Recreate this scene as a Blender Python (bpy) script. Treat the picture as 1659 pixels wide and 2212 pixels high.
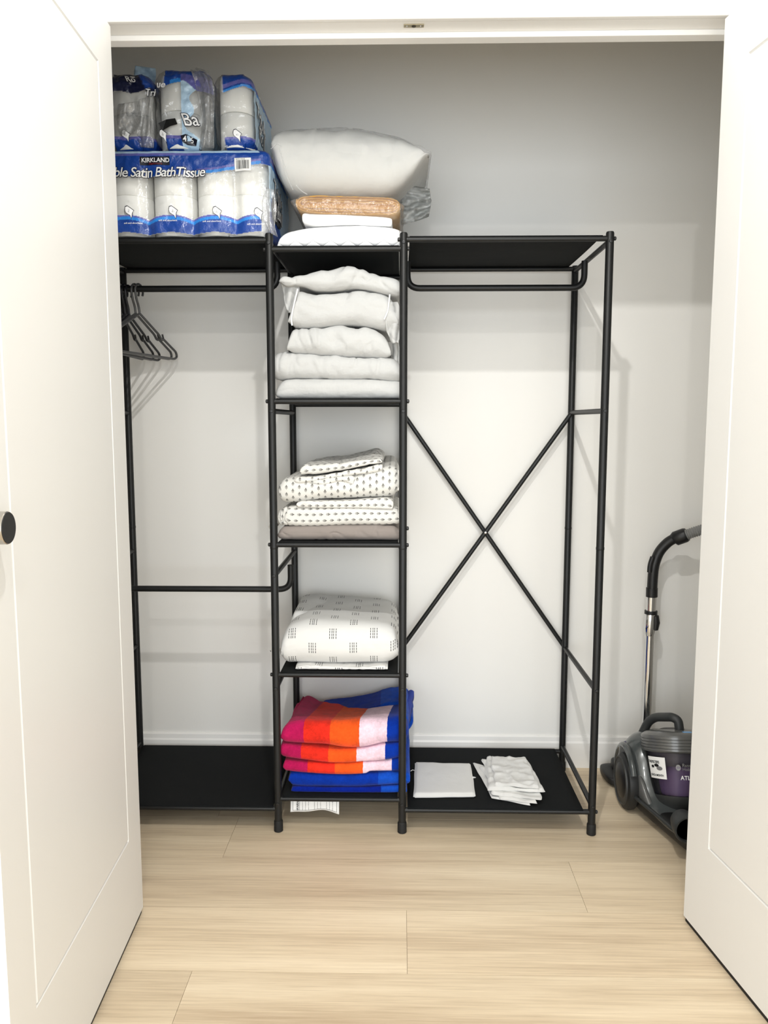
import bpy, math, random
from mathutils import Vector, Matrix, noise
R = math.radians
for o in list(bpy.data.objects):
    bpy.data.objects.remove(o, do_unlink=True)
scn = bpy.context.scene
col = scn.collection

# ------------------------------------------------------------------ camera
F_PX, PITCH, YAW, CAM_H = 1700.0, R(6.55), R(1.217), 1.1975
cam_d = bpy.data.cameras.new('camera')
cam_d.sensor_fit = 'AUTO'; cam_d.sensor_width = 36.0
cam_d.lens = F_PX / 2212.0 * 36.0
cam_d.clip_start = 0.02
cam = bpy.data.objects.new('camera', cam_d); col.objects.link(cam)
cam.location = (0, 0, CAM_H)
cam.rotation_euler = (R(90) - PITCH, 0, YAW)
scn.camera = cam

def ray(px, py):
    X = (px - 829.5) / F_PX; U = -(py - 1106.0) / F_PX
    y = math.cos(PITCH) + U * math.sin(PITCH); z = -math.sin(PITCH) + U * math.cos(PITCH)
    c, s = math.cos(YAW), math.sin(YAW)
    return Vector((c * X - s * y, s * X + c * y, z))
def P(px, py, Y):                       # point of the place seen at a photo pixel, at depth Y
    d = ray(px, py); d = d * (Y / d.y)
    return Vector((d.x, d.y, d.z + CAM_H))
def PZ(px, py, z):                      # the same, at height z
    d = ray(px, py); d = d * ((z - CAM_H) / d.z)
    return Vector((d.x, d.y, z))

# ------------------------------------------------------------------ world, light, exposure
w = bpy.data.worlds.new('daylight'); scn.world = w; w.use_nodes = True
w.node_tree.nodes['Background'].inputs[0].default_value = (0.92, 0.96, 1.0, 1)
w.node_tree.nodes['Background'].inputs[1].default_value = 1.0
scn.view_settings.view_transform = 'Standard'
scn.view_settings.look = 'None'
scn.view_settings.gamma = 1.0
scn.view_settings.use_curve_mapping = False
scn.view_settings.exposure = -0.42

CEIL = 2.67
def downlight(loc, power, colr, aim):
    """adjustable ceiling downlight turned towards the closet"""
    l = bpy.data.lights.new('downlight', 'SPOT'); l.energy = power; l.color = colr
    l.shadow_soft_size = 0.022; l.spot_size = R(126); l.spot_blend = 0.45
    o = bpy.data.objects.new('downlight', l); col.objects.link(o); o.location = loc
    o.rotation_euler = (Vector(aim) - Vector(loc)).to_track_quat('-Z', 'Y').to_euler()
    return o
downlight((0.0, 0.75, 2.658), 92.0, (1.0, 0.99, 0.965), (0.1, 2.65, 1.0))
downlight((0.0, -0.45, 2.658), 46.0, (1.0, 0.99, 0.965), (0.1, 2.65, 0.9))
# fill daylight from an unseen window added behind the camera, widened for evenness
l = bpy.data.lights.new('added_window_fill', 'AREA'); l.shape = 'RECTANGLE'; l.size = 5.6; l.size_y = 2.15
l.energy = 232.0; l.color = (0.91, 0.96, 1.0)
o = bpy.data.objects.new('added_window_fill', l); col.objects.link(o)
o.location = (0.0, -2.72, 1.20); o.rotation_euler = (R(90), 0, 0)

# ------------------------------------------------------------------ helpers
def lin(r, g, b):
    f = lambda c: (c / 255 / 12.92) if c / 255 <= 0.04045 else ((c / 255 + 0.055) / 1.055) ** 2.4
    return (f(r), f(g), f(b), 1.0)

def tag(o, label=None, cat=None, group=None, kind=None):
    if label: o['label'] = label
    if cat: o['category'] = cat
    if group: o['group'] = group
    if kind: o['kind'] = kind
    return o

def empty(name, loc, label, cat, group=None):
    o = bpy.data.objects.new(name, None); col.objects.link(o); o.location = loc
    o.empty_display_size = 0.05
    return tag(o, label, cat, group)

def mesh_obj(name, verts, faces, m, parent=None, smooth=True, uvs=None, cols=None, local=False):
    me = bpy.data.meshes.new(name)
    if parent is not None and not local:
        off = Vector(parent.location)
        p = parent.parent
        while p is not None: off += Vector(p.location); p = p.parent
        verts = [Vector(v) - off for v in verts]
    me.from_pydata([tuple(v) for v in verts], [], faces)
    if smooth: me.polygons.foreach_set('use_smooth', [True] * len(me.polygons))
    if uvs is not None:
        ul = me.uv_layers.new(name='UVMap')
        for lp in me.loops: ul.data[lp.index].uv = uvs[lp.vertex_index]
    if cols is not None:
        ca = me.color_attributes.new('print', 'FLOAT_COLOR', 'POINT')
        ca.data.foreach_set('color', [c for v in cols for c in v])
    me.update()
    o = bpy.data.objects.new(name, me); col.objects.link(o)
    if m is not None: me.materials.append(m)
    if parent is not None: o.parent = parent
    return o

def box(name, x0, x1, y0, y1, z0, z1, m, parent=None, bevel=0.0, seg=2):
    v = [(x, y, z) for x in (x0, x1) for y in (y0, y1) for z in (z0, z1)]
    f = [(0, 1, 3, 2), (4, 6, 7, 5), (0, 4, 5, 1), (2, 3, 7, 6), (0, 2, 6, 4), (1, 5, 7, 3)]
    o = mesh_obj(name, v, f, m, parent, smooth=False)
    if bevel > 0: bev(o, bevel, seg)
    return o
def bev(o, wd, seg=2):
    b = o.modifiers.new('bevel', 'BEVEL'); b.width = wd; b.segments = seg; b.limit_method = 'ANGLE'; b.angle_limit = R(35)
    o.data.polygons.foreach_set('use_smooth', [True] * len(o.data.polygons))
    wn = o.modifiers.new('wn', 'WEIGHTED_NORMAL'); wn.keep_sharp = True
    return o

def tube_geo(pts, rad, n=14, cap=True, closed=False, flat=1.0):
    pts = [Vector(p) for p in pts]; N = len(pts)
    rads = rad if isinstance(rad, (list, tuple)) else [rad] * N
    verts, faces = [], []
    T = []
    for i in range(N):
        a = pts[i - 1] if (i > 0 or closed) else pts[i]
        b = pts[(i + 1) % N] if (i < N - 1 or closed) else pts[i]
        T.append((b - a).normalized())
    up = Vector((0, 0, 1)) if abs(T[0].z) < 0.9 else Vector((0, 1, 0))
    nrm = T[0].cross(up).normalized()
    for i in range(N):
        nrm = (nrm - T[i] * nrm.dot(T[i])).normalized()
        bi = T[i].cross(nrm)
        for k in range(n):
            a = 2 * math.pi * k / n
            verts.append(pts[i] + (nrm * math.cos(a) + bi * math.sin(a) * flat) * rads[i])
    M = N if closed else N - 1
    for i in range(M):
        j = (i + 1) % N
        for k in range(n):
            k2 = (k + 1) % n
            faces.append((i * n + k, i * n + k2, j * n + k2, j * n + k))
    if cap and not closed:
        faces.append(tuple(range(n - 1, -1, -1))); faces.append(tuple((N - 1) * n + k for k in range(n)))
    return verts, faces
def tube(name, pts, rad, m, parent=None, n=14, closed=False, flat=1.0):
    v, f = tube_geo(pts, rad, n, True, closed, flat)
    o = mesh_obj(name, v, f, m, parent, smooth=True)
    fix_sharp(o)
    return o
def fix_sharp(o, ang=40):
    o.data.set_sharp_from_angle(angle=R(ang))

def fillet(pts, r, seg=6):               # round the corners of a path
    pts = [Vector(p) for p in pts]; out = [pts[0]]
    for i in range(1, len(pts) - 1):
        a, b, c = pts[i - 1], pts[i], pts[i + 1]
        d1 = (a - b); d2 = (c - b)
        rr = min(r, d1.length * .49, d2.length * .49)
        p1 = b + d1.normalized() * rr; p2 = b + d2.normalized() * rr
        for k in range(seg + 1):
            t = k / seg
            out.append(p1 * (1 - t) ** 2 + b * 2 * t * (1 - t) + p2 * t ** 2)
    out.append(pts[-1]); return out

def lathe(name, prof, origin, m, parent=None, n=40, axis='Z', cols=None):
    verts, faces = [], []
    for (r, h) in prof:
        for k in range(n):
            a = 2 * math.pi * k / n
            c, s = r * math.cos(a), r * math.sin(a)
            p = {'Z': (c, s, h), 'Y': (c, h, s), 'X': (h, c, s)}[axis]
            verts.append(Vector(origin) + Vector(p))
    for i in range(len(prof) - 1):
        for k in range(n):
            k2 = (k + 1) % n
            faces.append((i * n + k, i * n + k2, (i + 1) * n + k2, (i + 1) * n + k))
    if prof[0][0] > 1e-5: faces.append(tuple(range(n - 1, -1, -1)))
    if prof[-1][0] > 1e-5: faces.append(tuple((len(prof) - 1) * n + k for k in range(n)))
    if axis == 'Y': faces = [tuple(reversed(f)) for f in faces]
    o = mesh_obj(name, verts, faces, m, parent)
    fix_sharp(o, 35)
    return o

def text_geo(body, size, shear=0.0, offset=0.0, spacing=1.0, align='LEFT'):
    cu = bpy.data.curves.new('t', 'FONT'); cu.body = body; cu.size = size; cu.shear = shear
    cu.offset = offset; cu.space_character = spacing; cu.align_x = align; cu.resolution_u = 4
    cu.fill_mode = 'FRONT'
    to = bpy.data.objects.new('t', cu); col.objects.link(to)
    dg = bpy.context.evaluated_depsgraph_get()
    me = to.evaluated_get(dg).to_mesh()
    v = [Vector(x.co) for x in me.vertices]; f = [tuple(p.vertices) for p in me.polygons]
    to.evaluated_get(dg).to_mesh_clear()
    bpy.data.objects.remove(to, do_unlink=True); bpy.data.curves.remove(cu)
    return v, f
def text(name, body, size, fn, m, parent, **kw):
    v, f = text_geo(body, size, **kw)
    if not v: return None
    return mesh_obj(name, [fn(p.x, p.y) for p in v], f, m, parent, smooth=False)

def interp(pts, x):
    if x <= pts[0][0]: return pts[0][1]
    for i in range(len(pts) - 1):
        (xa, za), (xb, zb) = pts[i], pts[i + 1]
        if x <= xb:
            t = (x - xa) / max(1e-9, xb - xa)
            # catmull-rom tangents
            m0 = (zb - pts[i - 1][1]) / (xb - pts[i - 1][0]) if i > 0 else (zb - za) / (xb - xa)
            m1 = (pts[i + 2][1] - za) / (pts[i + 2][0] - xa) if i + 2 < len(pts) else (zb - za) / (xb - xa)
            h = xb - xa
            return ((2*t**3 - 3*t**2 + 1) * za + (t**3 - 2*t**2 + t) * h * m0 + (-2*t**3 + 3*t**2) * zb + (t**3 - t**2) * h * m1)
    return pts[-1][1]
def sm(a, b, x):
    t = max(0.0, min(1.0, (x - a) / (b - a))); return t * t * (3 - 2 * t)

# ------------------------------------------------------------------ materials
class NT:
    def __init__(s, name):
        s.m = bpy.data.materials.new(name); s.m.use_nodes = True
        s.t = s.m.node_tree; s.b = s.t.nodes['Principled BSDF']; s.out = s.t.nodes['Material Output']
    def n(s, kind, **kw):
        nd = s.t.nodes.new(kind)
        for k, v in kw.items():
            if k == 'op': nd.operation = v
            else: setattr(nd, k, v)
        return nd
    def l(s, a, b): s.t.links.new(a, b)
    def math(s, op, a, b=None, c=None, clamp=False):
        nd = s.n('ShaderNodeMath', op=op); nd.use_clamp = clamp
        for i, x in enumerate((a, b, c)):
            if x is None: continue
            if isinstance(x, (int, float)): nd.inputs[i].default_value = x
            else: s.l(x, nd.inputs[i])
        return nd.outputs[0]
    def mix(s, f, a, b):
        nd = s.n('ShaderNodeMix', data_type='RGBA')
        for sock, x in ((nd.inputs[0], f), (nd.inputs[6], a), (nd.inputs[7], b)):
            if isinstance(x, (int, float)): sock.default_value = x
            elif isinstance(x, tuple): sock.default_value = x
            else: s.l(x, sock)
        return nd.outputs[2]
    def bump(s, h, strength=0.3, dist=0.002, chain=None):
        b = s.n('ShaderNodeBump'); b.inputs['Strength'].default_value = strength; b.inputs['Distance'].default_value = dist
        s.l(h, b.inputs['Height'])
        if chain is not None: s.l(chain, b.inputs['Normal'])
        return b.outputs[0]
    def noise(s, vec, scale, detail=4, rough=0.55):
        n = s.n('ShaderNodeTexNoise'); n.inputs['Scale'].default_value = scale; n.inputs['Detail'].default_value = detail
        n.inputs['Roughness'].default_value = rough
        if vec is not None: s.l(vec, n.inputs['Vector'])
        return n.outputs['Fac']
    def coord(s, which='Object', scale=None):
        tc = s.n('ShaderNodeTexCoord'); o = tc.outputs[which]
        if scale:
            mp = s.n('ShaderNodeMapping'); mp.inputs['Scale'].default_value = scale; s.l(o, mp.inputs[0]); o = mp.outputs[0]
        return o

def plain(name, c, rough=0.5, metal=0.0, spec=0.5, coat=0.0, bump=None):
    t = NT(name); t.b.inputs['Base Color'].default_value = c; t.b.inputs['Roughness'].default_value = rough
    t.b.inputs['Metallic'].default_value = metal; t.b.inputs['Specular IOR Level'].default_value = spec
    t.b.inputs['Coat Weight'].default_value = coat
    if bump:
        t.l(t.bump(t.noise(t.coord(), bump[0], 3), bump[1], bump[2]), t.b.inputs['Normal'])
    return t.m

def paint(name, c, sc=300, st=0.08, rough=0.6, spec=0.3):
    t = NT(name); v = t.coord()
    n = t.noise(v, 2.0, 3)
    c2 = tuple(x * 0.965 for x in c[:3]) + (1,)
    t.l(t.mix(n, c, c2), t.b.inputs['Base Color'])
    t.b.inputs['Roughness'].default_value = rough; t.b.inputs['Specular IOR Level'].default_value = spec
    t.l(t.bump(t.noise(v, sc, 2), st, 0.0008), t.b.inputs['Normal'])
    return t.m

M = {}
M['wall'] = paint('wall_paint', lin(237, 235, 230))
M['ceiling'] = paint('ceiling_paint', lin(240, 239, 235))
M['door'] = paint('door_paint', lin(233, 232, 229), 150, 0.04, 0.42, 0.4)
M['trim'] = paint('trim_gloss_paint', lin(242, 240, 236), 120, 0.03, 0.35, 0.45)
M['steel_black'] = plain('black_powder_coat', lin(19, 20, 20), 0.45, 0.0, 0.4, 0.0, (900, 0.15, 0.0004))
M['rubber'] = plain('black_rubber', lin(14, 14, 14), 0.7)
M['bolt'] = plain('black_bolt', lin(38, 38, 38), 0.35, 0.4)
M['chrome'] = plain('chrome', lin(225, 225, 225), 0.09, 1.0)
M['brass'] = plain('dull_steel', lin(176, 166, 140), 0.35, 0.9)
M['hole'] = plain('dark_hole', lin(60, 54, 40), 0.8)
M['knob_black'] = plain('knob_black', lin(10, 10, 10), 0.5)
M['nickel'] = plain('satin_nickel', lin(190, 186, 180), 0.25, 1.0)

def fabric_black():
    t = NT('black_nonwoven_fabric'); v = t.coord()
    t.b.inputs['Base Color'].default_value = lin(17, 19, 20); t.b.inputs['Roughness'].default_value = 0.9
    t.b.inputs['Specular IOR Level'].default_value = 0.2
    t.l(t.bump(t.noise(v, 700, 2), 0.4, 0.0006, t.bump(t.noise(v, 9, 3), 0.25, 0.006)), t.b.inputs['Normal'])
    return t.m
M['shelf_fabric'] = fabric_black()

def cotton(name, c, wr=(14, 0.35, 0.01), weave=1500, rough=0.9, var=0.03):
    t = NT(name); v = t.coord()
    n = t.noise(v, 6, 3)
    c2 = tuple(x * (1 - var * 2) for x in c[:3]) + (1,)
    t.l(t.mix(n, c, c2), t.b.inputs['Base Color'])
    t.b.inputs['Roughness'].default_value = rough; t.b.inputs['Specular IOR Level'].default_value = 0.15
    t.b.inputs['Sheen Weight'].default_value = 0.08
    b1 = t.bump(t.noise(v, wr[0], 4, 0.5), wr[1], wr[2])
    t.l(t.bump(t.noise(v, weave, 1), 0.12, 0.0004, b1), t.b.inputs['Normal'])
    return t
M['cotton_white'] = cotton('white_cotton', lin(247, 247, 246)).m
M['cotton_grey'] = cotton('pale_grey_cotton', lin(196, 196, 194), (20, 0.5, 0.012)).m
M['cotton_taupe'] = cotton('taupe_cotton', lin(146, 137, 131), (18, 0.3, 0.006)).m
M['pillow'] = cotton('pillow_white', lin(228, 227, 222), (18, 0.4, 0.012)).m
M['piping'] = cotton('white_piping', lin(244, 243, 240)).m
M['bag_cloth'] = cotton('off_white_bag_cloth', lin(226, 225, 222), (35, 0.3, 0.004)).m

def quilt():
    t = cotton('quilted_white_cotton', lin(250, 250, 250))
    uv = t.n('ShaderNodeUVMap'); uv.uv_map = 'UVMap'
    sp = t.n('ShaderNodeSeparateXYZ'); t.l(uv.outputs[0], sp.inputs[0])
    u, v = sp.outputs[0], sp.outputs[1]
    tri = t.math('PINGPONG', u, 0.024)
    s = t.math('ADD', v, t.math('MULTIPLY', tri, 0.75))
    d = t.math('PINGPONG', s, 0.022)                       # 0 along each zigzag seam
    seam = t.math('MULTIPLY', t.math('SUBTRACT', 1.0, t.math('DIVIDE', d, 0.006), clamp=True), 1.0, clamp=True)
    puff = t.math('SQRT', t.math('DIVIDE', d, 0.022, clamp=True))
    dots = t.math('GREATER_THAN', t.math('FRACT', t.math('MULTIPLY', u, 260.0)), 0.5)
    st = t.math('MULTIPLY', t.math('LESS_THAN', d, 0.0009), dots)
    t.l(t.mix(st, lin(250, 250, 250), lin(196, 196, 196)), t.b.inputs['Base Color'])
    t.l(t.bump(puff, 0.5, 0.006), t.b.inputs['Normal'])
    return t.m
M['quilt'] = quilt()

def sprig(name, cell=(0.022, 0.021), rot=False, sc=1.0, bg=lin(222, 220, 214), ink=lin(118, 116, 112)):
    """small block-printed flower sprig in a half-drop repeat, on UVs in metres"""
    t = cotton(name, bg, (24, 0.35, 0.006))
    uv = t.n('ShaderNodeUVMap'); uv.uv_map = 'UVMap'
    sp = t.n('ShaderNodeSeparateXYZ'); t.l(uv.outputs[0], sp.inputs[0])
    u, v = (sp.outputs[1], sp.outputs[0]) if rot else (sp.outputs[0], sp.outputs[1])
    cu, cv = cell
    colm = t.math('DIVIDE', u, cu); ci = t.math('FLOOR', colm)
    fu = t.math('MULTIPLY', t.math('SUBTRACT', t.math('FRACT', colm), 0.5), cu)
    half = t.math('MULTIPLY', t.math('MODULO', t.math('ABSOLUTE', ci), 2.0), 0.5)
    rv = t.math('ADD', t.math('DIVIDE', v, cv), half)
    fv = t.math('MULTIPLY', t.math('SUBTRACT', t.math('FRACT', rv), 0.5), cv)
    au = t.math('ABSOLUTE', fu)
    def ell(x, y, cx, cy, rx, ry):
        a = t.math('DIVIDE', t.math('SUBTRACT', x, cx * sc), rx * sc); b = t.math('DIVIDE', t.math('SUBTRACT', y, cy * sc), ry * sc)
        return t.math('LESS_THAN', t.math('ADD', t.math('MULTIPLY', a, a), t.math('MULTIPLY', b, b)), 1.0)
    parts = [ell(fu, fv, 0, 0.0035, 0.0019, 0.0030), ell(au, fv, 0.0026, 0.0008, 0.0013, 0.0017),
             ell(au, fv, 0.0022, -0.0028, 0.0014, 0.0010), ell(fu, fv, 0, -0.0030, 0.0006, 0.0042),
             ell(fu, fv, 0, 0.0, 0.0012, 0.0015)]
    k = parts[0]
    for p in parts[1:]: k = t.math('MAXIMUM', k, p)
    base = t.b.inputs['Base Color'].links[0].from_socket
    t.l(t.mix(k, base, ink), t.b.inputs['Base Color'])
    return t.m
M['sprig'] = sprig('sprig_print_cotton', (0.0182, 0.0208))
M['sprig_side'] = sprig('sprig_print_cotton_turned', (0.0176, 0.0205), True)
M['sprig_small'] = sprig('sprig_print_cotton_loose', (0.0172, 0.0196), False, 0.9)

def dashes():
    t = cotton('dash_print_cotton', lin(224, 223, 220), (20, 0.3, 0.007))
    uv = t.n('ShaderNodeUVMap'); uv.uv_map = 'UVMap'
    sp = t.n('ShaderNodeSeparateXYZ'); t.l(uv.outputs[0], sp.inputs[0])
    u, v = sp.outputs[0], sp.outputs[1]
    cu, cv = 0.059, 0.086
    colm = t.math('DIVIDE', u, cu); ci = t.math('FLOOR', colm)
    fu = t.math('MULTIPLY', t.math('SUBTRACT', t.math('FRACT', colm), 0.5), cu)
    half = t.math('MULTIPLY', t.math('MODULO', t.math('ABSOLUTE', ci), 2.0), 0.5)
    rv = t.math('ADD', t.math('DIVIDE', v, cv), half)
    fv = t.math('MULTIPLY', t.math('SUBTRACT', t.math('FRACT', rv), 0.5), cv)
    au = t.math('ABSOLUTE', fu)
    l1 = t.math('LESS_THAN', t.math('ABSOLUTE', t.math('SUBTRACT', au, 0.0024)), 0.0009)
    l2 = t.math('LESS_THAN', t.math('ABSOLUTE', t.math('SUBTRACT', au, 0.0092)), 0.0009)
    line = t.math('MAXIMUM', l1, l2)
    inv = t.math('LESS_THAN', t.math('ABSOLUTE', fv), 0.0155)
    dash = t.math('GREATER_THAN', t.math('FRACT', t.math('MULTIPLY', fv, 118.0)), 0.2)
    k = t.math('MULTIPLY', t.math('MULTIPLY', line, inv), dash)
    base = t.b.inputs['Base Color'].links[0].from_socket
    t.l(t.mix(k, base, lin(42, 42, 44)), t.b.inputs['Base Color'])
    return t.m
M['dashes'] = dashes()

def terry(name, stops):
    """terry towelling, colour blocks across its width (UV u)"""
    t = NT(name)
    uv = t.n('ShaderNodeUVMap'); uv.uv_map = 'UVMap'
    sp = t.n('ShaderNodeSeparateXYZ'); t.l(uv.outputs[0], sp.inputs[0])
    u = sp.outputs[0]
    v = t.coord()
    wob = t.math('MULTIPLY', t.math('SUBTRACT', t.noise(v, 90, 2), 0.5), 0.004)
    u = t.math('ADD', u, wob)
    c = stops[0][1]
    for x, cc in stops[1:]:
        c = t.mix(t.math('GREATER_THAN', u, x), c, cc)
    n = t.math('ADD', t.math('MULTIPLY', t.noise(v, 22, 4, 0.7), 0.6), t.math('MULTIPLY', t.noise(v, 130, 4, 0.75), 0.4))
    hsv = t.n('ShaderNodeHueSaturation'); t.l(c, hsv.inputs['Color'])
    t.l(t.math('ADD', t.math('MULTIPLY', n, 1.5), 0.22), hsv.inputs['Value'])
    t.l(hsv.outputs[0], t.b.inputs['Base Color'])
    t.b.inputs['Roughness'].default_value = 0.95; t.b.inputs['Specular IOR Level'].default_value = 0.1
    t.b.inputs['Sheen Weight'].default_value = 0.12; t.b.inputs['Sheen Roughness'].default_value = 0.4
    t.l(t.bump(t.noise(v, 420, 3, 0.7), 0.7, 0.003), t.b.inputs['Normal'])
    return t.m
C_MAG, C_RED, C_ORG, C_PNK, C_BLU, C_BL2 = lin(190, 26, 88), lin(236, 50, 34), lin(248, 92, 32), lin(247, 214, 228), lin(8, 52, 160), lin(20, 78, 190)

def tanwool():
    t = cotton('tan_fleece', lin(208, 160, 84), (60, 0.3, 0.004), 900)
    return t.m
M['tan'] = tanwool()

def film(name, haze=0.05, tint=(1, 1, 1, 1), bump=(26, 0.55, 0.012), gloss=0.10, printed=False, grough=0.12, fres=0.8):
    """clear polythene: see-through with gloss; the printed areas (alpha of the colour attribute) are opaque ink"""
    t = NT(name); v = t.coord()
    nrm = t.bump(t.noise(v, bump[0], 4, 0.6), bump[1], bump[2])
    tr = t.n('ShaderNodeBsdfTransparent'); tr.inputs[0].default_value = tint
    gl = t.n('ShaderNodeBsdfGlossy'); gl.inputs['Roughness'].default_value = grough; t.l(nrm, gl.inputs['Normal'])
    df = t.n('ShaderNodeBsdfDiffuse'); df.inputs[0].default_value = lin(235, 235, 235); t.l(nrm, df.inputs['Normal'])
    m0 = t.n('ShaderNodeMixShader'); m0.inputs[0].default_value = haze; t.l(tr.outputs[0], m0.inputs[1]); t.l(df.outputs[0], m0.inputs[2])
    fr = t.n('ShaderNodeLayerWeight'); fr.inputs['Blend'].default_value = 0.25; t.l(nrm, fr.inputs['Normal'])
    fac = t.math('MULTIPLY', t.math('ADD', t.math('MULTIPLY', fr.outputs['Fresnel'], fres), gloss), 0.6, clamp=True)
    m1 = t.n('ShaderNodeMixShader'); t.l(fac, m1.inputs[0]); t.l(m0.outputs[0], m1.inputs[1]); t.l(gl.outputs[0], m1.inputs[2])
    res = m1.outputs[0]
    if printed:
        ca = t.n('ShaderNodeVertexColor'); ca.layer_name = 'print'
        t.l(ca.outputs['Color'], t.b.inputs['Base Color']); t.b.inputs['Roughness'].default_value = 0.28
        t.l(nrm, t.b.inputs['Normal'])
        m2 = t.n('ShaderNodeMixShader'); t.l(ca.outputs['Alpha'], m2.inputs[0]); t.l(res, m2.inputs[1]); t.l(t.b.outputs[0], m2.inputs[2])
        res = m2.outputs[0]
    t.l(res, t.out.inputs['Surface'])
    return t.m
M['film_print'] = film('printed_polythene', 0.05, bump=(30, 0.5, 0.010), printed=True)
M['film_clear'] = film('clear_polythene', 0.10, bump=(38, 0.8, 0.012), gloss=0.12)
M['film_frost'] = film('frosted_bag', 0.22, bump=(22, 0.4, 0.008), gloss=0.0, grough=0.42, fres=0.22)
M['film_grey'] = film('crinkled_grey_polythene', 0.30, tint=(0.78, 0.80, 0.77, 1), bump=(30, 0.9, 0.016), gloss=0.10)
M['tissue'] = cotton('tissue_paper', lin(240, 239, 233), (60, 0.2, 0.003), 700).m
M['core'] = plain('cardboard_core', lin(176, 150, 118), 0.9)
M['ink_white'] = plain('white_print', lin(248, 248, 248), 0.35)
M['ink_dark'] = plain('dark_print', lin(14, 16, 32), 0.35)
M['ink_black'] = plain('black_print', lin(20, 20, 20), 0.5)
M['ink_red'] = plain('red_print', lin(190, 40, 40), 0.5)
M['ink_grey'] = plain('grey_print', lin(120, 120, 122), 0.5)
M['paper'] = plain('white_paper', lin(244, 244, 242), 0.7)
M['tape_black'] = plain('black_tape', lin(12, 12, 12), 0.4)
M['hang_grey'] = plain('grey_plastic', lin(70, 70, 70), 0.4)
M['hang_black'] = plain('black_plastic', lin(18, 19, 24), 0.4)
M['vac_grey'] = plain('gunmetal_plastic', lin(76, 80, 80), 0.22, 0.15, 0.5, 0.4)
M['vac_dark'] = plain('dark_grey_plastic', lin(46, 48, 48), 0.5)
M['vac_wheel'] = plain('wheel_plastic', lin(26, 27, 27), 0.55)
M['vac_black'] = plain('black_plastic_soft', lin(15, 15, 16), 0.45)
M['vac_lid'] = plain('grey_plastic_lid', lin(96, 96, 94), 0.28, 0.1, 0.5, 0.3)
M['vac_purple'] = plain('purple_filter', lin(120, 100, 138), 0.5)
M['vac_inner'] = plain('grey_cyclone', lin(88, 86, 92), 0.5)
M['vac_blue'] = plain('navy_button', lin(28, 30, 84), 0.35)
M['vac_led'] = plain('pale_blue_button', lin(120, 168, 214), 0.3)
M['hose'] = plain('grey_hose', lin(140, 140, 138), 0.4, 0.2)
def smoked():
    t = NT('smoked_clear_plastic')
    tr = t.n('ShaderNodeBsdfTransparent'); tr.inputs[0].default_value = (0.74, 0.72, 0.75, 1)
    gl = t.n('ShaderNodeBsdfGlossy'); gl.inputs['Roughness'].default_value = 0.06
    fr = t.n('ShaderNodeLayerWeight'); fr.inputs['Blend'].default_value = 0.22
    m1 = t.n('ShaderNodeMixShader'); t.l(fr.outputs['Fresnel'], m1.inputs[0]); t.l(tr.outputs[0], m1.inputs[1]); t.l(gl.outputs[0], m1.inputs[2])
    t.l(m1.outputs[0], t.out.inputs['Surface'])
    return t.m
M['smoked'] = smoked()

def oak():
    t = NT('light_oak_plank')
    oi = t.n('ShaderNodeObjectInfo')
    v = t.coord('Object')
    off = t.n('ShaderNodeCombineXYZ'); t.l(t.math('MULTIPLY', oi.outputs['Random'], 37.0), off.inputs[0]); t.l(t.math('MULTIPLY', oi.outputs['Random'], 91.0), off.inputs[1])
    add = t.n('ShaderNodeVectorMath', op='ADD'); t.l(v, add.inputs[0]); t.l(off.outputs[0], add.inputs[1])
    def mp(sc):
        m_ = t.n('ShaderNodeMapping'); m_.inputs['Scale'].default_value = sc; t.l(add.outputs[0], m_.inputs[0]); return m_.outputs[0]
    broad = t.noise(mp((0.45, 7.0, 1)), 1.6, 4, 0.55)
    grain = t.noise(mp((1.6, 62.0, 1)), 2.6, 5, 0.6)
    fine = t.noise(mp((6.0, 250.0, 1)), 2.0, 3, 0.6)
    c = t.n('ShaderNodeValToRGB'); cr = c.color_ramp
    cr.elements[0].position = 0.32; cr.elements[0].color = lin(190, 168, 140)
    cr.elements[1].position = 0.66; cr.elements[1].color = lin(238, 221, 193)
    e = cr.elements.new(0.50); e.color = lin(222, 203, 174)
    t.l(t.math('ADD', t.math('MULTIPLY', broad, 0.62), t.math('MULTIPLY', grain, 0.38)), c.inputs[0])
    k = t.math('MULTIPLY', t.math('SUBTRACT', 0.47, fine, clamp=True), 3.2, clamp=True)
    c2 = t.mix(t.math('MULTIPLY', k, 0.30), c.outputs[0], lin(150, 124, 96))
    pv = t.math('ADD', t.math('MULTIPLY', oi.outputs['Random'], 0.10), 0.95)
    hsv = t.n('ShaderNodeHueSaturation'); t.l(c2, hsv.inputs['Color']); t.l(pv, hsv.inputs['Value'])
    t.l(hsv.outputs[0], t.b.inputs['Base Color'])
    t.b.inputs['Roughness'].default_value = 0.45; t.b.inputs['Specular IOR Level'].default_value = 0.35
    t.l(t.bump(fine, 0.12, 0.0006), t.b.inputs['Normal'])
    return t.m
M['oak'] = oak()
M['joint'] = plain('plank_joint', lin(176, 154, 126), 0.8)

# ------------------------------------------------------------------ the setting
WALL_Y = 2.648; OPEN_L, OPEN_R, OPEN_Z = -0.672, 0.731, 2.058
ROOM_L, ROOM_R, ROOM_B = -3.2, 3.2, -2.8
W_Y0, W_Y1 = 1.815, 1.905            # wall that holds the doorway
CL_L, CL_R = -1.16, 1.26             # closet's side walls

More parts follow.
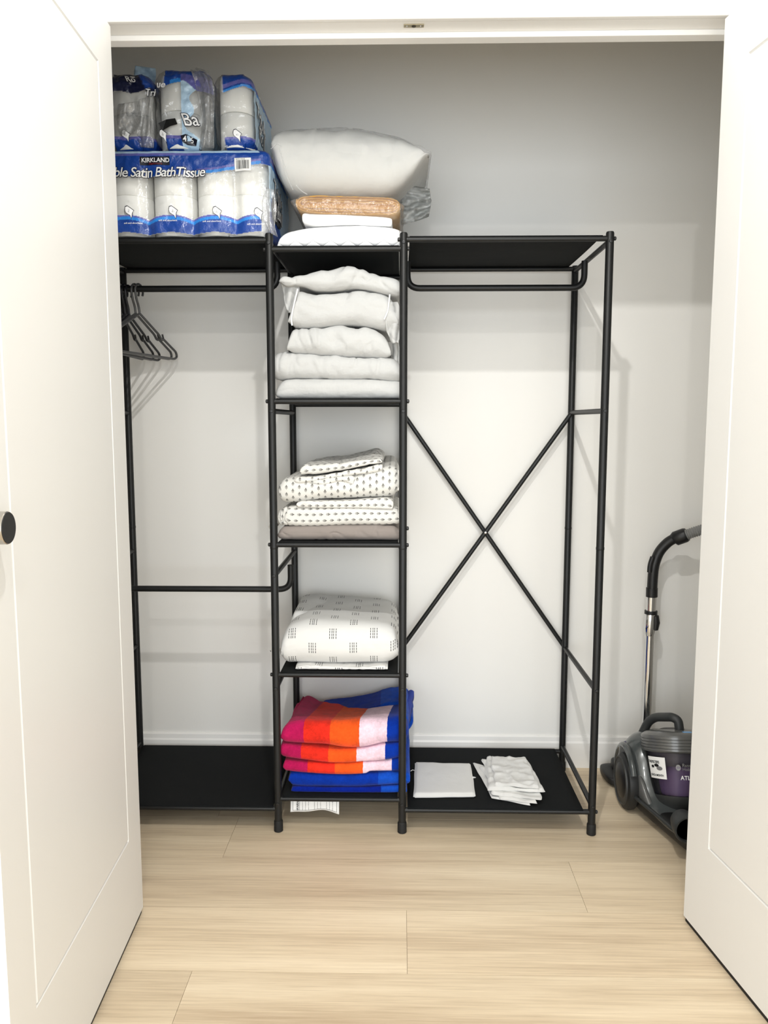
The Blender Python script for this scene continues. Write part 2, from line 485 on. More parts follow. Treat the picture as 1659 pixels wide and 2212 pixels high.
floor = box('floor', ROOM_L - .1, ROOM_R + .1, ROOM_B - .1, WALL_Y + .1, -0.06, -0.004, M['joint']); tag(floor, 'light oak plank floor of the closet and room', kind='structure')
PW = 0.2255
first = {}
def plank(x0, x1, y0, y1):
    lx, ly = (x1 - x0) / 2 - 0.0004, (y1 - y0) / 2 - 0.0004
    key = (round(lx, 4), round(ly, 4))
    if key in first:
        o = first[key].copy(); col.objects.link(o)
    else:
        v = [(sx * lx, sy * ly, z) for z in (-0.004, 0) for sx, sy in ((-1, -1), (1, -1), (1, 1), (-1, 1))]
        f = [(0, 3, 2, 1), (4, 5, 6, 7), (0, 1, 5, 4), (1, 2, 6, 5), (2, 3, 7, 6), (3, 0, 4, 7)]
        o = mesh_obj('plank', v, f, M['oak'], None, smooth=False)
        first[key] = o
    o.parent = floor; o.location = ((x0 + x1) / 2, (y0 + y1) / 2, 0)
LEN = 1.52
joint_x = {0: -0.49 + .9, 1: -0.49, 2: 0.462, 3: 0.017, 4: -0.455, 5: 0.70, 6: 0.1, 7: -0.6}
ytop = 2.043 + 3 * PW
row = 0; y1 = ytop
rr = random.Random(4)
jx = {2: -0.49, 3: 0.462, 4: 0.017, 5: -0.455}
while y1 > ROOM_B:
    y0 = y1 - PW
    x = jx.get(row, rr.uniform(-.7, .7)) - 2 * LEN
    while x < ROOM_R:
        a, b = max(x, ROOM_L), min(x + LEN, ROOM_R)
        if b - a > 0.05: plank(a, b, max(y0, ROOM_B), min(y1, WALL_Y))
        x += LEN
    y1 = y0; row += 1

def structure(o, label=None): return tag(o, label, kind='structure')
structure(box('wall_back', CL_L - .1, CL_R + .1, WALL_Y, WALL_Y + .1, 0, CEIL, M['wall']), 'pale off-white wall behind the black rack')
structure(box('wall_closet_left', CL_L - .1, CL_L, W_Y1, WALL_Y, 0, CEIL, M['wall']), 'left side wall of the closet')
structure(box('wall_closet_right', CL_R, CL_R + .1, W_Y1, WALL_Y, 0, CEIL, M['wall']), 'right side wall of the closet')
# wall with the doorway: one mesh of three blocks
def multi_box(name, boxes, m):
    v, f = [], []
    for (x0, x1, y0, y1, z0, z1) in boxes:
        b = len(v)
        v += [(x, y, z) for x in (x0, x1) for y in (y0, y1) for z in (z0, z1)]
        f += [tuple(b + i for i in q) for q in [(0, 1, 3, 2), (4, 6, 7, 5), (0, 4, 5, 1), (2, 3, 7, 6), (0, 2, 6, 4), (1, 5, 7, 3)]]
    return mesh_obj(name, v, f, m, None, smooth=False)
JT = 0.018
structure(multi_box('wall_doorway', [(ROOM_L, OPEN_L - JT, W_Y0, W_Y1, 0, CEIL), (OPEN_R + JT, ROOM_R, W_Y0, W_Y1, 0, CEIL),
          (OPEN_L - JT, OPEN_R + JT, W_Y0, W_Y1, OPEN_Z + JT, CEIL)], M['wall']), 'wall around the closet doorway')
structure(box('wall_left', ROOM_L - .1, ROOM_L, ROOM_B, W_Y1, 0, CEIL, M['wall']), 'left wall of the room')
structure(box('wall_right', ROOM_R, ROOM_R + .1, ROOM_B, W_Y1, 0, CEIL, M['wall']), 'right wall of the room')
structure(multi_box('wall_rear', [(ROOM_L - .1, -2.85, ROOM_B - .1, ROOM_B, 0, CEIL), (2.85, ROOM_R + .1, ROOM_B - .1, ROOM_B, 0, CEIL),
          (-2.85, 2.85, ROOM_B - .1, ROOM_B, 0, 0.10), (-2.85, 2.85, ROOM_B - .1, ROOM_B, 2.32, CEIL)], M['wall']), 'rear wall of the room with a wide window opening added for fill light')
structure(box('ceiling', ROOM_L - .1, ROOM_R + .1, ROOM_B - .1, WALL_Y + .1, CEIL, CEIL + .08, M['ceiling']), 'white ceiling')

# baseboard with a stepped, rounded top
def extrude_x(name, prof, x0, x1, m):
    n = len(prof); v = [(x0, y, z) for y, z in prof] + [(x1, y, z) for y, z in prof]
    f = [(i, (i + 1) % n, n + (i + 1) % n, n + i) for i in range(n)] + [tuple(range(n - 1, -1, -1)), tuple(range(n, 2 * n))]
    return mesh_obj(name, v, f, m, None, smooth=False)
bb = WALL_Y
structure(extrude_x('baseboard_back', [(bb, 0), (bb, .112), (bb - .004, .112), (bb - .008, .108), (bb - .009, .094), (bb - .013, .088), (bb - .014, .0)], CL_L, CL_R, M['trim']), 'white baseboard along the back wall')

# jamb lining, stop and casing of the doorway
structure(box('trim_1', OPEN_L - JT, OPEN_R + JT, W_Y0, W_Y1, OPEN_Z, OPEN_Z + JT, M['trim']), 'white head jamb over the closet opening')
structure(box('trim_2', OPEN_L - JT, OPEN_L, W_Y0, W_Y1, 0, OPEN_Z, M['trim']), 'white left jamb of the closet opening')
structure(box('trim_3', OPEN_R, OPEN_R + JT, W_Y0, W_Y1, 0, OPEN_Z, M['trim']), 'white right jamb of the closet opening')
structure(box('trim_4', OPEN_L, OPEN_R, 1.861, 1.892, OPEN_Z - .012, OPEN_Z, M['trim'], bevel=.0015), 'white door stop strip under the head jamb')
CW = 0.067
def casing(name, pts, label):
    """mitred casing board: outline in the XZ plane, thickness towards the room"""
    n = len(pts); y0, y1 = W_Y0 - 0.016, W_Y0
    v = [(x, y0, z) for x, z in pts] + [(x, y1, z) for x, z in pts]
    f = [tuple(range(n)), tuple(range(2 * n - 1, n - 1, -1))] + [(i, n + i, n + (i + 1) % n, (i + 1) % n) for i in range(n)]
    o = mesh_obj(name, v, f, M['trim'], None, smooth=False); bev(o, 0.0035, 3)
    structure(o, label)
e = 0.002
casing('trim_5', [(OPEN_L - e, OPEN_Z - .001), (OPEN_R + e, OPEN_Z - .001), (OPEN_R + e + CW, OPEN_Z + CW), (OPEN_L - e - CW, OPEN_Z + CW)], 'white casing board above the closet opening')
casing('trim_6', [(OPEN_L - e, 0), (OPEN_L - e, OPEN_Z - .001), (OPEN_L - e - CW, OPEN_Z + CW), (OPEN_L - e - CW, 0)], 'white casing board left of the opening')
casing('trim_7', [(OPEN_R + e, 0), (OPEN_R + e + CW, 0), (OPEN_R + e + CW, OPEN_Z + CW), (OPEN_R + e, OPEN_Z - .001)], 'white casing board right of the opening')
# roller-catch plate in the head jamb
cp = P(894, 53, 1.828)
cpl = empty('catch_plate', (cp.x, 1.830, OPEN_Z), 'small metal catch plate set in the white head jamb', 'catch plate')
box('plate', cp.x - .022, cp.x + .022, 1.824, 1.837, OPEN_Z - .0022, OPEN_Z - .0002, M['brass'], cpl, .0004)
lathe('catch_hole', [(0.0001, -.0006), (.0048, -.0006), (.0048, .0004)], (cp.x, 1.8305, OPEN_Z - .0024), M['hole'], cpl, 20)
for s in (-1, 1): lathe('screw', [(0.0001, -.0008), (.0018, -.0006), (.0022, .0004)], (cp.x + s * .015, 1.8305, OPEN_Z - .0024), M['nickel'], cpl, 12)

# doors: slab with a routed V-groove panel line, swung open on either side
def door(name, hinge, ang, side, wd, label, knob=True):
    """local frame: X from hinge to free edge, Y = thickness (face at y=0 towards the opening's middle), Z up"""
    t = 0.035; z0, z1 = 0.013, 2.046
    st, top, bot = 0.095, 0.112, 0.225          # border of the panel line
    g, dp = 0.0035, 0.004
    xs = [0, st - g, st, st + g, wd - st - g, wd - st, wd - st + g, wd]
    zs = [z0, z0 + bot - g, z0 + bot, z0 + bot + g, z1 - top - g, z1 - top, z1 - top + g, z1]
    v = []; idx = {}
    for i, x in enumerate(xs):
        for k, z in enumerate(zs):
            on = (i in (2, 5) and 2 <= k <= 5) or (k in (2, 5) and 2 <= i <= 5)
            idx[i, k] = len(v); v.append((x, dp if on else 0.0, z))
    f = []
    for i in range(7):
        for k in range(7):
            q = (idx[i, k], idx[i + 1, k], idx[i + 1, k + 1], idx[i, k + 1])
            f.append(q)
    b = len(v)
    v += [(0, t, z0), (wd, t, z0), (wd, t, z1), (0, t, z1)]
    f.append((b + 3, b + 2, b + 1, b))
    f.append(tuple([idx[i, 0] for i in range(7, -1, -1)] + [b, b + 1]))
    f.append(tuple([idx[i, 7] for i in range(8)] + [b + 2, b + 3]))
    f.append(tuple([idx[0, k] for k in range(8)] + [b + 3, b]))
    f.append(tuple([idx[7, k] for k in range(7, -1, -1)] + [b + 1, b + 2]))
    if side < 0:                                  # mirror for the left-hand leaf
        v = [(x, -y, z) for x, y, z in v]; f = [tuple(reversed(q)) for q in f]
    o = mesh_obj(name, v, f, M['door'], None, smooth=False)
    o.location = hinge; o.rotation_euler = (0, 0, ang)
    structure(o, label)
    # dark strip added under the leaf, standing in for shade in the gap
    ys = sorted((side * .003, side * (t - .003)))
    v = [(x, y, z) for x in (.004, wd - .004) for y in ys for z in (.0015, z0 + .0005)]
    sl = mesh_obj('door_gap_shade', v, [(0, 1, 3, 2), (4, 6, 7, 5), (0, 4, 5, 1), (2, 3, 7, 6), (0, 2, 6, 4), (1, 5, 7, 3)], M['rubber'], o, smooth=False, local=True)
    return o, t
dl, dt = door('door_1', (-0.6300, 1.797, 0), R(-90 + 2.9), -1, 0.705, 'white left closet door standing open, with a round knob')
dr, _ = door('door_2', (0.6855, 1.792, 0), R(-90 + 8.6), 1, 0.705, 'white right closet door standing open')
# knob: nickel barrel with black end, near the free edge of the left door
def knob(dobj, x, z, side):
    prof = [(0.0001, 0), (0.0135, 0), (0.0135, 0.004), (0.0085, 0.006), (0.0085, 0.010), (0.0235, 0.0115), (0.0240, 0.013), (0.0240, 0.028), (0.0232, 0.029)]
    kp = bpy.data.objects.new('knob', None)
    def loc_lathe(nm, pr, m, par):
        n = 40; vv, ff = [], []
        for r, h in pr:
            for k in range(n):
                a = 2 * math.pi * k / n
                vv.append((x + r * math.cos(a), -side * h * 1.0, z + r * math.sin(a)))
        for i in range(len(pr) - 1):
            for k in range(n):
                k2 = (k + 1) % n; ff.append((i * n + k, i * n + k2, (i + 1) * n + k2, (i + 1) * n + k))
        ff.append(tuple(range(n))); ff.append(tuple((len(pr) - 1) * n + k for k in range(n)))
        o = mesh_obj(nm, vv, ff, m, par, local=True); fix_sharp(o, 35); return o
    kb = loc_lathe('knob', prof, M['nickel'], dobj)
    loc_lathe('knob_face', [(0.0001, 0.0291), (0.0229, 0.0291), (0.0226, 0.0298), (0.0001, 0.0299)], M['knob_black'], kb)
knob(dl, 0.684, 1.045, -1)

# ------------------------------------------------------------------ rack
XL, XA, XB, XC = -0.9045, -0.357, 0.0065, 0.5585
YF, YB = 2.189, 2.612
RP, RR = 0.0110, 0.0076
rack = empty('garment_rack', (-.17, 2.4, 0), 'black metal freestanding garment rack with fabric shelves and hanging rods', 'garment rack')
for x in (XL, XA, XB, XC):
    for y in (YF, YB):
        ztop = 1.702 if y == YF else 1.694
        p = tube('post', [(x, y, 0.004), (x, y, ztop - .004), (x, y, ztop)], [RP, RP, RP * .85], M['steel_black'], rack, 18)
        lathe('foot', [(0.0108, 0.0), (0.0135, 0.002), (0.0132, 0.030), (0.0118, 0.034)], (x, y, 0), M['rubber'], p, 18)
        # sleeve line where the two halves of the post join
        lathe('collar', [(RP + .0003, -.004), (RP + .0007, -.003), (RP + .0007, .003), (RP + .0003, .004)], (x, y, 0.845), M['steel_black'], p, 18)
Z_TOP, Z_BOT = 1.6845, 0.0690
def rail(a, b, r=RR, name='rail'): return tube(name, [a, b], r, M['steel_black'], rack, 12)
ZM = {'1': 1.6605, '2': 1.2531, '3': 0.8526, '4': 0.4747, '5': 0.1003}
for (x0, x1) in ((XL, XA), (XB, XC)):
    for y in (YF, YB):
        rail((x0, y, Z_TOP), (x1, y, Z_TOP)); rail((x0, y, Z_BOT), (x1, y, Z_BOT))
for z in ZM.values():
    for y in (YF, YB): rail((XA, y, z), (XB, y, z))
for x in (XL, XA, XB, XC):
    for z in (1.678, 1.2265, 0.435, 0.088): rail((x, YF, z), (x, YB, z))
for x in (XL, XA): rail((x, YF, 0.764), (x, YB, 0.764))

# fabric shelves, hemmed round the front and back tubes
def shelf(x0, x1, z, sag, in0, in1):
    nx, ny = 16, 14; xs0, xs1 = x0 + in0, x1 - in1
    prof = []
    r = RR + .0012
    for k in range(7):                         # round the front tube
        a = R(48 + 42 * k / 6); prof.append((YF - r * math.cos(a), z + r * math.sin(a)))
    for k in range(1, ny):
        t = k / ny; prof.append((YF + (YB - YF) * t, z + r))
    for k in range(7):
        a = R(90 - 42 * k / 6); prof.append((YB + r * math.cos(a), z + r * math.sin(a)))
    v, f = [], []
    th = 0.0014
    for s in (0, 1):
        for i in range(nx + 1):
            u = i / nx; x = xs0 + (xs1 - xs0) * u
            for (y, zz) in prof:
                t = max(0, min(1, (y - YF) / (YB - YF)))
                d = sag * math.sin(math.pi * t) * (0.55 + 0.45 * math.sin(math.pi * u))
                cy = (y - (YF if t < .5 else YB)); 
                v.append((x, y, zz - d - s * th))
    n = len(prof); B = (nx + 1) * n
    for i in range(nx):
        for k in range(n - 1):
            f.append((i * n + k, (i + 1) * n + k, (i + 1) * n + k + 1, i * n + k + 1))
            f.append((B + i * n + k, B + i * n + k + 1, B + (i + 1) * n + k + 1, B + (i + 1) * n + k))
    for k in range(n - 1):
        f.append((k, k + 1, B + k + 1, B + k)); f.append((nx * n + k + 1, nx * n + k, B + nx * n + k, B + nx * n + k + 1))
    for i in range(nx):
        f.append((i * n, B + i * n, B + (i + 1) * n, (i + 1) * n)); f.append((i * n + n - 1, (i + 1) * n + n - 1, B + (i + 1) * n + n - 1, B + i * n + n - 1))
    return mesh_obj('shelf_panel', v, f, M['shelf_fabric'], rack)
shelf(XL, XA, Z_TOP, .004, .014, .014); shelf(XB, XC, Z_TOP, .003, .016, .020)
shelf(XL, XA, Z_BOT, .003, .014, .014); shelf(XB, XC, Z_BOT, .003, .016, .026)
for k, z in ZM.items(): shelf(XA, XB, z, .017 if k in '12' else .004, .013, .013)

# hanging rods with turned-up ends, slung at mid depth
YR = 2.40
def rod(x0, x1, z, zup, r=.0095):
    a = fillet([(x0, YR, zup), (x0, YR, z), (x1, YR, z), (x1, YR, zup)], .045, 8)
    o = tube('hanging_rod', a, r, M['steel_black'], rack, 14)
rod(XB + .012, XC - .018, 1.591, 1.668); rod(XL + .014, XA - .012, 1.592, 1.668); rod(XL + .014, XA + .016, 0.679, 0.756)
# X brace across the back of the right bay
def brace(a, b, dy):
    tube('cross_brace', [(a[0], YB + dy, a[1]), (b[0], YB + dy, b[1])], .0074, M['steel_black'], rack, 10)
brace((XB, 1.226), (XC, 0.435), .010); brace((XC, 1.226), (XB, 0.435), -.006)
lathe('bolt', [(0.0001, -.0025), (.0035, -.002), (.004, 0.0)], ((XB + XC) / 2, YB - .0125, (1.226 + .435) / 2), M['nickel'], rack, 14, 'Y')
# bolts: cross-head screws on the front of the posts and bolt ends on their sides
def scr(x, z): lathe('bolt', [(0.0001, -.0022), (.0040, -.0016), (.0048, .001)], (x, YF - RP, z), M['bolt'], rack, 14, 'Y')
def nub(x, z, s): lathe('bolt', [(0.0055, 0.0), (0.0055, s * .0045), (.0035, s * .0062), (0.0001, s * .0062)], (x + s * (RP - .0005), YF, z), M['bolt'], rack, 12, 'X')
for x in (XA, XB, XC):
    for z in (1.676, 1.2265, 0.435, 0.088): scr(x, z)
scr(XA, 0.764)
for z in (1.6605, 1.2531, .8526, .4747): nub(XA, z, -1); nub(XB, z, 1)
nub(XC, Z_TOP, 1); nub(XC, Z_BOT, 1); nub(XB, Z_TOP, -1); nub(XB, 0.87 + .03, 1)

# ------------------------------------------------------------------ soft things
def section(y0, y1, zb, zt, rf, rb, zt_back):
    """closed outline in the YZ plane: bottom, rounded front, top, rounded back"""
    h = zt - zb; rf = min(rf, h * .44); hb = max(.004, zt_back - zb); rb = min(rb, hb * .44)
    pts = []
    for k in range(16): t = k / 15; pts.append((y1 - rb + (y0 + rf - (y1 - rb)) * t, zb))
    NA = 7
    for k in range(1, NA + 1): a = R(-90 - 90 * k / NA); pts.append((y0 + rf + rf * math.cos(a), zb + rf + rf * math.sin(a)))
    zf0, zf1 = zb + rf, zt - rf
    for k in range(1, 9): t = k / 8; pts.append((y0, zf0 + (zf1 - zf0) * t))
    for k in range(1, NA + 1): a = R(180 - 90 * k / NA); pts.append((y0 + rf + rf * math.cos(a), zt - rf + rf * math.sin(a)))
    for k in range(1, 18): t = k / 17; pts.append((y0 + rf + (y1 - rb - y0 - rf) * t, zt + (zt_back - zt) * t))
    for k in range(1, 5): a = R(90 - 90 * k / 5); pts.append((y1 - rb + rb * math.cos(a), zt_back - rb + rb * math.sin(a)))
    pts.append((y1, (zt_back + zb) / 2))
    for k in range(1, 5): a = R(-90 * k / 5); pts.append((y1 - rb + rb * math.cos(a), zb + rb + rb * math.sin(a)))
    return pts

def fold(name, top, bot, y0, y1, m, label=None, cat=None, group=None, parent=None, nu=110, rf=.03, rb=.02, end=.015, endp=.25,
         wr=.0025, fr=(16, 14, 16), crease=.0015, seed=0, back=0.0, back2=None, yv=None, skew=0.0, uvo=(0, 0), grow=0.0):
    """folded textile: photo-measured outline of its front (top and bottom curves), real depth y0..y1, rounded folds, wrinkles.
    top/bot: pixel lists on the plane y0; back: extra height of the top at the back (left, right)"""
    tp = [(P(a, b, y0).x, P(a, b, y0).z) for a, b in top]; bp = [(P(a, b, y0).x, P(a, b, y0).z) for a, b in bot]
    x0 = min(tp[0][0], bp[0][0]); x1 = max(tp[-1][0], bp[-1][0])
    bl, br = (back, back) if not isinstance(back, tuple) else back
    V, uvs, faces = [], [], []
    n = None
    sd = Vector((seed * 7.3, seed * 3.1, seed * 1.7))
    us = []
    for i in range(nu + 1):
        t = i / nu
        us.append(0.5 - 0.5 * math.cos(math.pi * t) if False else (t + 0.0))
    # cluster rings at the ends
    us = sorted(set([round(x, 5) for x in us] + [round(k * end / max(1e-6, (x1 - x0)) / 8, 5) for k in range(9)] + [round(1 - k * end / max(1e-6, (x1 - x0)) / 8, 5) for k in range(9)]))
    for u in us:
        x = x0 + (x1 - x0) * u
        zt, zb = interp(tp, x), interp(bp, x)
        if zt - zb < .003: zt = zb + .003
        de = min(x - x0, x1 - x)
        k = 1.0
        if de < end:
            q = 1 - de / end; k = endp + (1 - endp) * math.sqrt(max(0, 1 - q * q))
        zc = (zt + zb) / 2 if endp < .9 else zb
        zt_, zb_ = zc + (zt - zc) * k, zc + (zb - zc) * k
        ins = (1 - k) * .5 * min(end, .03)
        yo = yv(u) if yv else 0.0
        bk = (bl + (br - bl) * u) * (.35 + .65 * sm(0, .22, u)) * (.3 + .7 * sm(0, .12, 1 - u))
        sec = section(y0 + yo + ins, y1 - ins, zb_, zt_, rf, rb, max(zb_ + .003, zt_ + bk * k))
        n = len(sec); arc = 0
        for j, (y, z) in enumerate(sec):
            if j: arc += math.hypot(y - sec[j - 1][0], z - sec[j - 1][1])
            V.append(Vector((x + skew * (y - y0), y, z))); uvs.append((x + uvo[0], arc + uvo[1]))
    L = len(us)
    for i in range(L - 1):
        for j in range(n):
            j2 = (j + 1) % n
            faces.append((i * n + j, (i + 1) * n + j, (i + 1) * n + j2, i * n + j2))
    faces.append(tuple(range(n))); faces.append(tuple((L - 1) * n + j for j in range(n - 1, -1, -1)))
    # wrinkles along the normal
    me = bpy.data.meshes.new('tmp'); me.from_pydata([tuple(v) for v in V], [], faces); me.update()
    N = [Vector(q.vector) for q in me.vertex_normals]
    bpy.data.meshes.remove(me)
    for i, v in enumerate(V):
        p = Vector((v.x * fr[0], v.y * fr[1], v.z * fr[2])) + sd
        wv = noise.noise_vector(p * .6) * .6
        d = wr * (noise.noise(p + wv) + .5 * noise.noise(p * 2.1 + wv))
        if crease:
            rg = 1 - abs(noise.noise(p * .8 + wv * 1.5 + Vector((5, 1, 2)))) * 2
            d += -crease * max(0, rg - .72) / .28 * (1 if rg > .72 else 0)
        down = -N[i].z
        if down > .4: d = min(d, 0) * .5
        V[i] = v + N[i] * (d + grow)
    o = mesh_obj(name, V, faces, m, parent, True, uvs)
    if label: tag(o, label, cat, group)
    return o

SH = {k: z + RR + .0016 for k, z in ZM.items()}     # walking height of each fabric shelf
def zpx(px, z, Y):                                   # photo row of height z at depth Y (used to rest things on their shelf)
    d = None
    c, s = math.cos(YAW), math.sin(YAW)
    lo, hi = 0.0, 2212.0
    for _ in range(40):
        mid = (lo + hi) / 2
        if P(px, mid, Y).z > z: lo = mid
        else: hi = mid
    return (lo + hi) / 2
def rest(pxs, z, Y): return [(a, zpx(a, z, Y)) for a in pxs]
Y0, Y1 = 2.207, 2.575
def bk(p_back, Yb, p_front, Yf): return P(p_back[0], p_back[1], Yb).z - P(p_front[0], p_front[1], Yf).z

# ---- top of the middle bay
fold('mattress_protector', [(598, 526), (604, 511), (625, 498), (680, 488), (745, 485), (810, 486), (850, 490), (872, 500), (884, 514)],
     rest([598, 740, 884], SH['1'], Y0), Y0, 2.57, M['quilt'], 'white quilted mattress protector folded on the middle top shelf', 'mattress protector',
     rf=.022, end=.03, endp=.35, wr=.0015, crease=.0005, seed=3)
fold('folded_sheet', [(653, 459), (680, 460), (750, 463), (810, 466), (847, 470)], [(653, 481), (680, 486), (745, 484), (810, 486), (847, 487)], 2.215, 2.52,
     M['cotton_white'], 'thin folded white sheet between tan blanket and quilted protector', 'sheet', rf=.02, end=.008, endp=.6, wr=.0010, crease=.0004, seed=4)

# tan blanket, rolled flat: its spiral edge faces the room, inside a clear bag
bl = P(751, 441, 2.225)
blanket = empty('blanket', (bl.x, 2.38, P(751, 466, 2.225).z), 'tan blanket folded into a flat roll inside a clear bag', 'blanket')
def spiral_blanket():
    xl, xr = P(640, 440, 2.225).x, P(864, 445, 2.225).x
    zc0, zc1 = P(640, 438, 2.225).z, P(864, 445, 2.225).z
    path = []
    turns = 3.0; N = 260
    hh0, hh1 = 0.0255, 0.0045
    for i in range(N + 1):
        t = i / N; a = 2 * math.pi * turns * t + math.pi * .9
        h = hh0 + (hh1 - hh0) * t; ex = .5 - .030 * t - .02 * t * t
        c, s = math.cos(a), math.sin(a)
        xx = math.copysign(abs(c) ** .32, c); zz = math.copysign(abs(s) ** .8, s)
        u = .5 + xx * ex
        x = xl + (xr - xl) * u
        z = zc0 + (zc1 - zc0) * u + zz * h + .0022 * noise.noise(Vector((x * 22, t * 9, 3))) + .003 * (1 - abs(2 * u - 1)) * (0.4 if s > 0 else -.1)
        path.append(Vector((x, 0, z)))
    th = .0022
    yA, yB = 2.225, 2.55
    V, Fc = [], []
    for i, p in enumerate(path):
        a = path[max(0, i - 1)]; b = path[min(N, i + 1)]
        d = (b - a); nn = Vector((-d.z, 0, d.x)); nn = nn.normalized() if nn.length > 1e-9 else Vector((0, 0, 1))
        wob = .0035 * noise.noise(Vector((i * .07, 2.2, 0)))
        for (yy, q) in ((yA + wob + .002, -1), (yA + wob, 0), (yA + wob + .002, 1), (yB, 1), (yB, -1)):
            V.append(p + nn * (th * q) + Vector((0, yy, 0)))
    for i in range(N):
        for k in range(5):
            k2 = (k + 1) % 5; Fc.append((i * 5 + k, i * 5 + k2, (i + 1) * 5 + k2, (i + 1) * 5 + k))
    Fc.append((4, 3, 2, 1, 0)); Fc.append(tuple(N * 5 + k for k in range(5)))
    o = mesh_obj('rolled_cloth', V, Fc, M['tan'], blanket); fix_sharp(o, 60)
spiral_blanket()
fold('cloth_core', [(646, 425), (700, 424), (800, 428), (858, 434)], [(646, 452), (700, 461), (800, 464), (858, 458)], 2.24, 2.545, M['tan'], parent=blanket, nu=30, rf=.01, end=.02, wr=.001)
fold('clear_bag', [(626, 427), (640, 420), (700, 419), (800, 421), (860, 426), (872, 440)], [(626, 440), (640, 456), (700, 468), (800, 471), (862, 470), (872, 450)], 2.214, 2.56,
     M['film_clear'], parent=blanket, rf=.02, end=.03, endp=.2, wr=.0028, fr=(40, 30, 40), crease=.002, seed=6)
# loose end of the bag, gathered and standing out to the right
def bag_tail():
    V, Fc, N, K = [], [], 30, 22
    for i in range(N + 1):
        t = i / N
        for k in range(K + 1):
            s = k / K
            px = 866 + 66 * t ** .8 - 10 * abs(s - .45) * t; py = (398 + 88 * s) + 14 * t * (0.35 - s) * 2
            yy = 2.40 + .03 * noise.noise(Vector((t * 3, s * 11, 1))) + .018 * math.sin(s * 23 + t * 4) * (.4 + t)
            V.append(P(px, py, yy))
    for i in range(N):
        for k in range(K): Fc.append((i * (K + 1) + k, (i + 1) * (K + 1) + k, (i + 1) * (K + 1) + k + 1, i * (K + 1) + k + 1))
    o = mesh_obj('bag_end', V, Fc, M['film_grey'], blanket)
    so = o.modifiers.new('thick', 'SOLIDIFY'); so.thickness = .0006
bag_tail()

# pillow in a frosted bag
pil = empty('pillow', (P(745, 415, 2.23).x, 2.37, P(745, 415, 2.23).z), 'plump white pillow in a frosted bag atop the tan blanket', 'pillow')
ptop = [(584, 300), (590, 284), (610, 270), (655, 262), (735, 258), (800, 268), (850, 282), (890, 302), (918, 320), (929, 325)]
pbot = [(584, 318), (592, 345), (604, 380), (625, 402), (660, 412), (740, 415), (800, 414), (850, 404), (890, 370), (915, 340), (929, 329)]
fold('cushion', ptop, pbot, 2.225, 2.56, M['pillow'], parent=pil, rf=.085, rb=.08, end=.03, endp=.2, wr=.008, fr=(14, 9, 14), crease=.003, seed=8)
fold('frosted_bag', ptop, pbot, 2.220, 2.565, M['film_frost'], parent=pil, rf=.085, rb=.08, end=.03, endp=.2, wr=.0055, fr=(12, 9, 11), crease=.003, seed=9, grow=.004)
for k, pp in enumerate(([(603, 318), (611, 345), (618, 378), (633, 410)], [(640, 400), (650, 412), (664, 420)], [(585, 322), (600, 308), (608, 316)])):
    pts = [P(a, b, 2.221 - .004) for a, b in pp]
    tube('bag_crease', fillet(pts, .02, 5), .0012, M['film_frost'], pil, 6)

# ---- second shelf: pale grey bedding
G2 = 'pale grey bedding stacked on the second shelf'
fold('folded_duvet', [(594, 838), (604, 826), (625, 818), (700, 818), (780, 819), (840, 821), (866, 824), (880, 832)], rest([594, 740, 880], SH['2'] - .003, Y0), Y0, Y1,
     M['cotton_grey'], 'flat pale grey folded duvet at the bottom of the second-shelf stack', 'duvet', G2, rf=.03, end=.03, wr=.002, seed=11, crease=.0008)
fold('folded_duvet', [(577, 790), (583, 768), (605, 757), (640, 758), (720, 768), (800, 771), (850, 772), (866, 785), (870, 800)],
     [(577, 800), (584, 815), (605, 820), (640, 817), (720, 819), (800, 819), (850, 824), (866, 827), (870, 815)], Y0, Y1,
     M['cotton_grey'], 'pale grey folded duvet, second from bottom on its shelf, bulging past the left post', 'duvet', G2, rf=.035, end=.03, wr=.0055, fr=(24, 12, 8), crease=.003, seed=12)
fold('folded_duvet', [(617, 752), (624, 724), (632, 711), (670, 705), (735, 702), (790, 705), (818, 714), (838, 735), (847, 755)],
     [(617, 757), (628, 762), (660, 764), (720, 770), (790, 772), (835, 772), (847, 770)], Y0, 2.55,
     M['cotton_grey'], 'short pale grey folded duvet in the middle of the second-shelf stack', 'duvet', G2, rf=.038, end=.022, wr=.006, fr=(22, 12, 13), crease=.004, seed=13)
d2 = empty('duvet', (P(740, 705, Y0).x, 2.38, P(740, 705, Y0).z), 'pale grey duvet with white piped seams, second from top of its stack', 'duvet', G2)
fold('folded_cover', [(622, 690), (630, 655), (641, 629), (665, 631), (720, 628), (770, 625), (815, 631), (842, 641), (856, 665), (862, 690)],
     [(622, 698), (640, 706), (680, 706), (730, 702), (760, 700), (800, 705), (835, 712), (862, 712)], Y0, 2.56,
     M['cotton_grey'], parent=d2, rf=.036, end=.02, wr=.005, fr=(14, 12, 14), crease=.003, seed=14)
for pp in ([(643, 624), (638, 645), (633, 665), (629, 690), (631, 703)], [(842, 636), (840, 655), (838, 672), (830, 690)]):
    tube('piping', fillet([P(a, b, Y0 - .003) for a, b in pp], .02, 5), .0022, M['piping'], d2, 8)
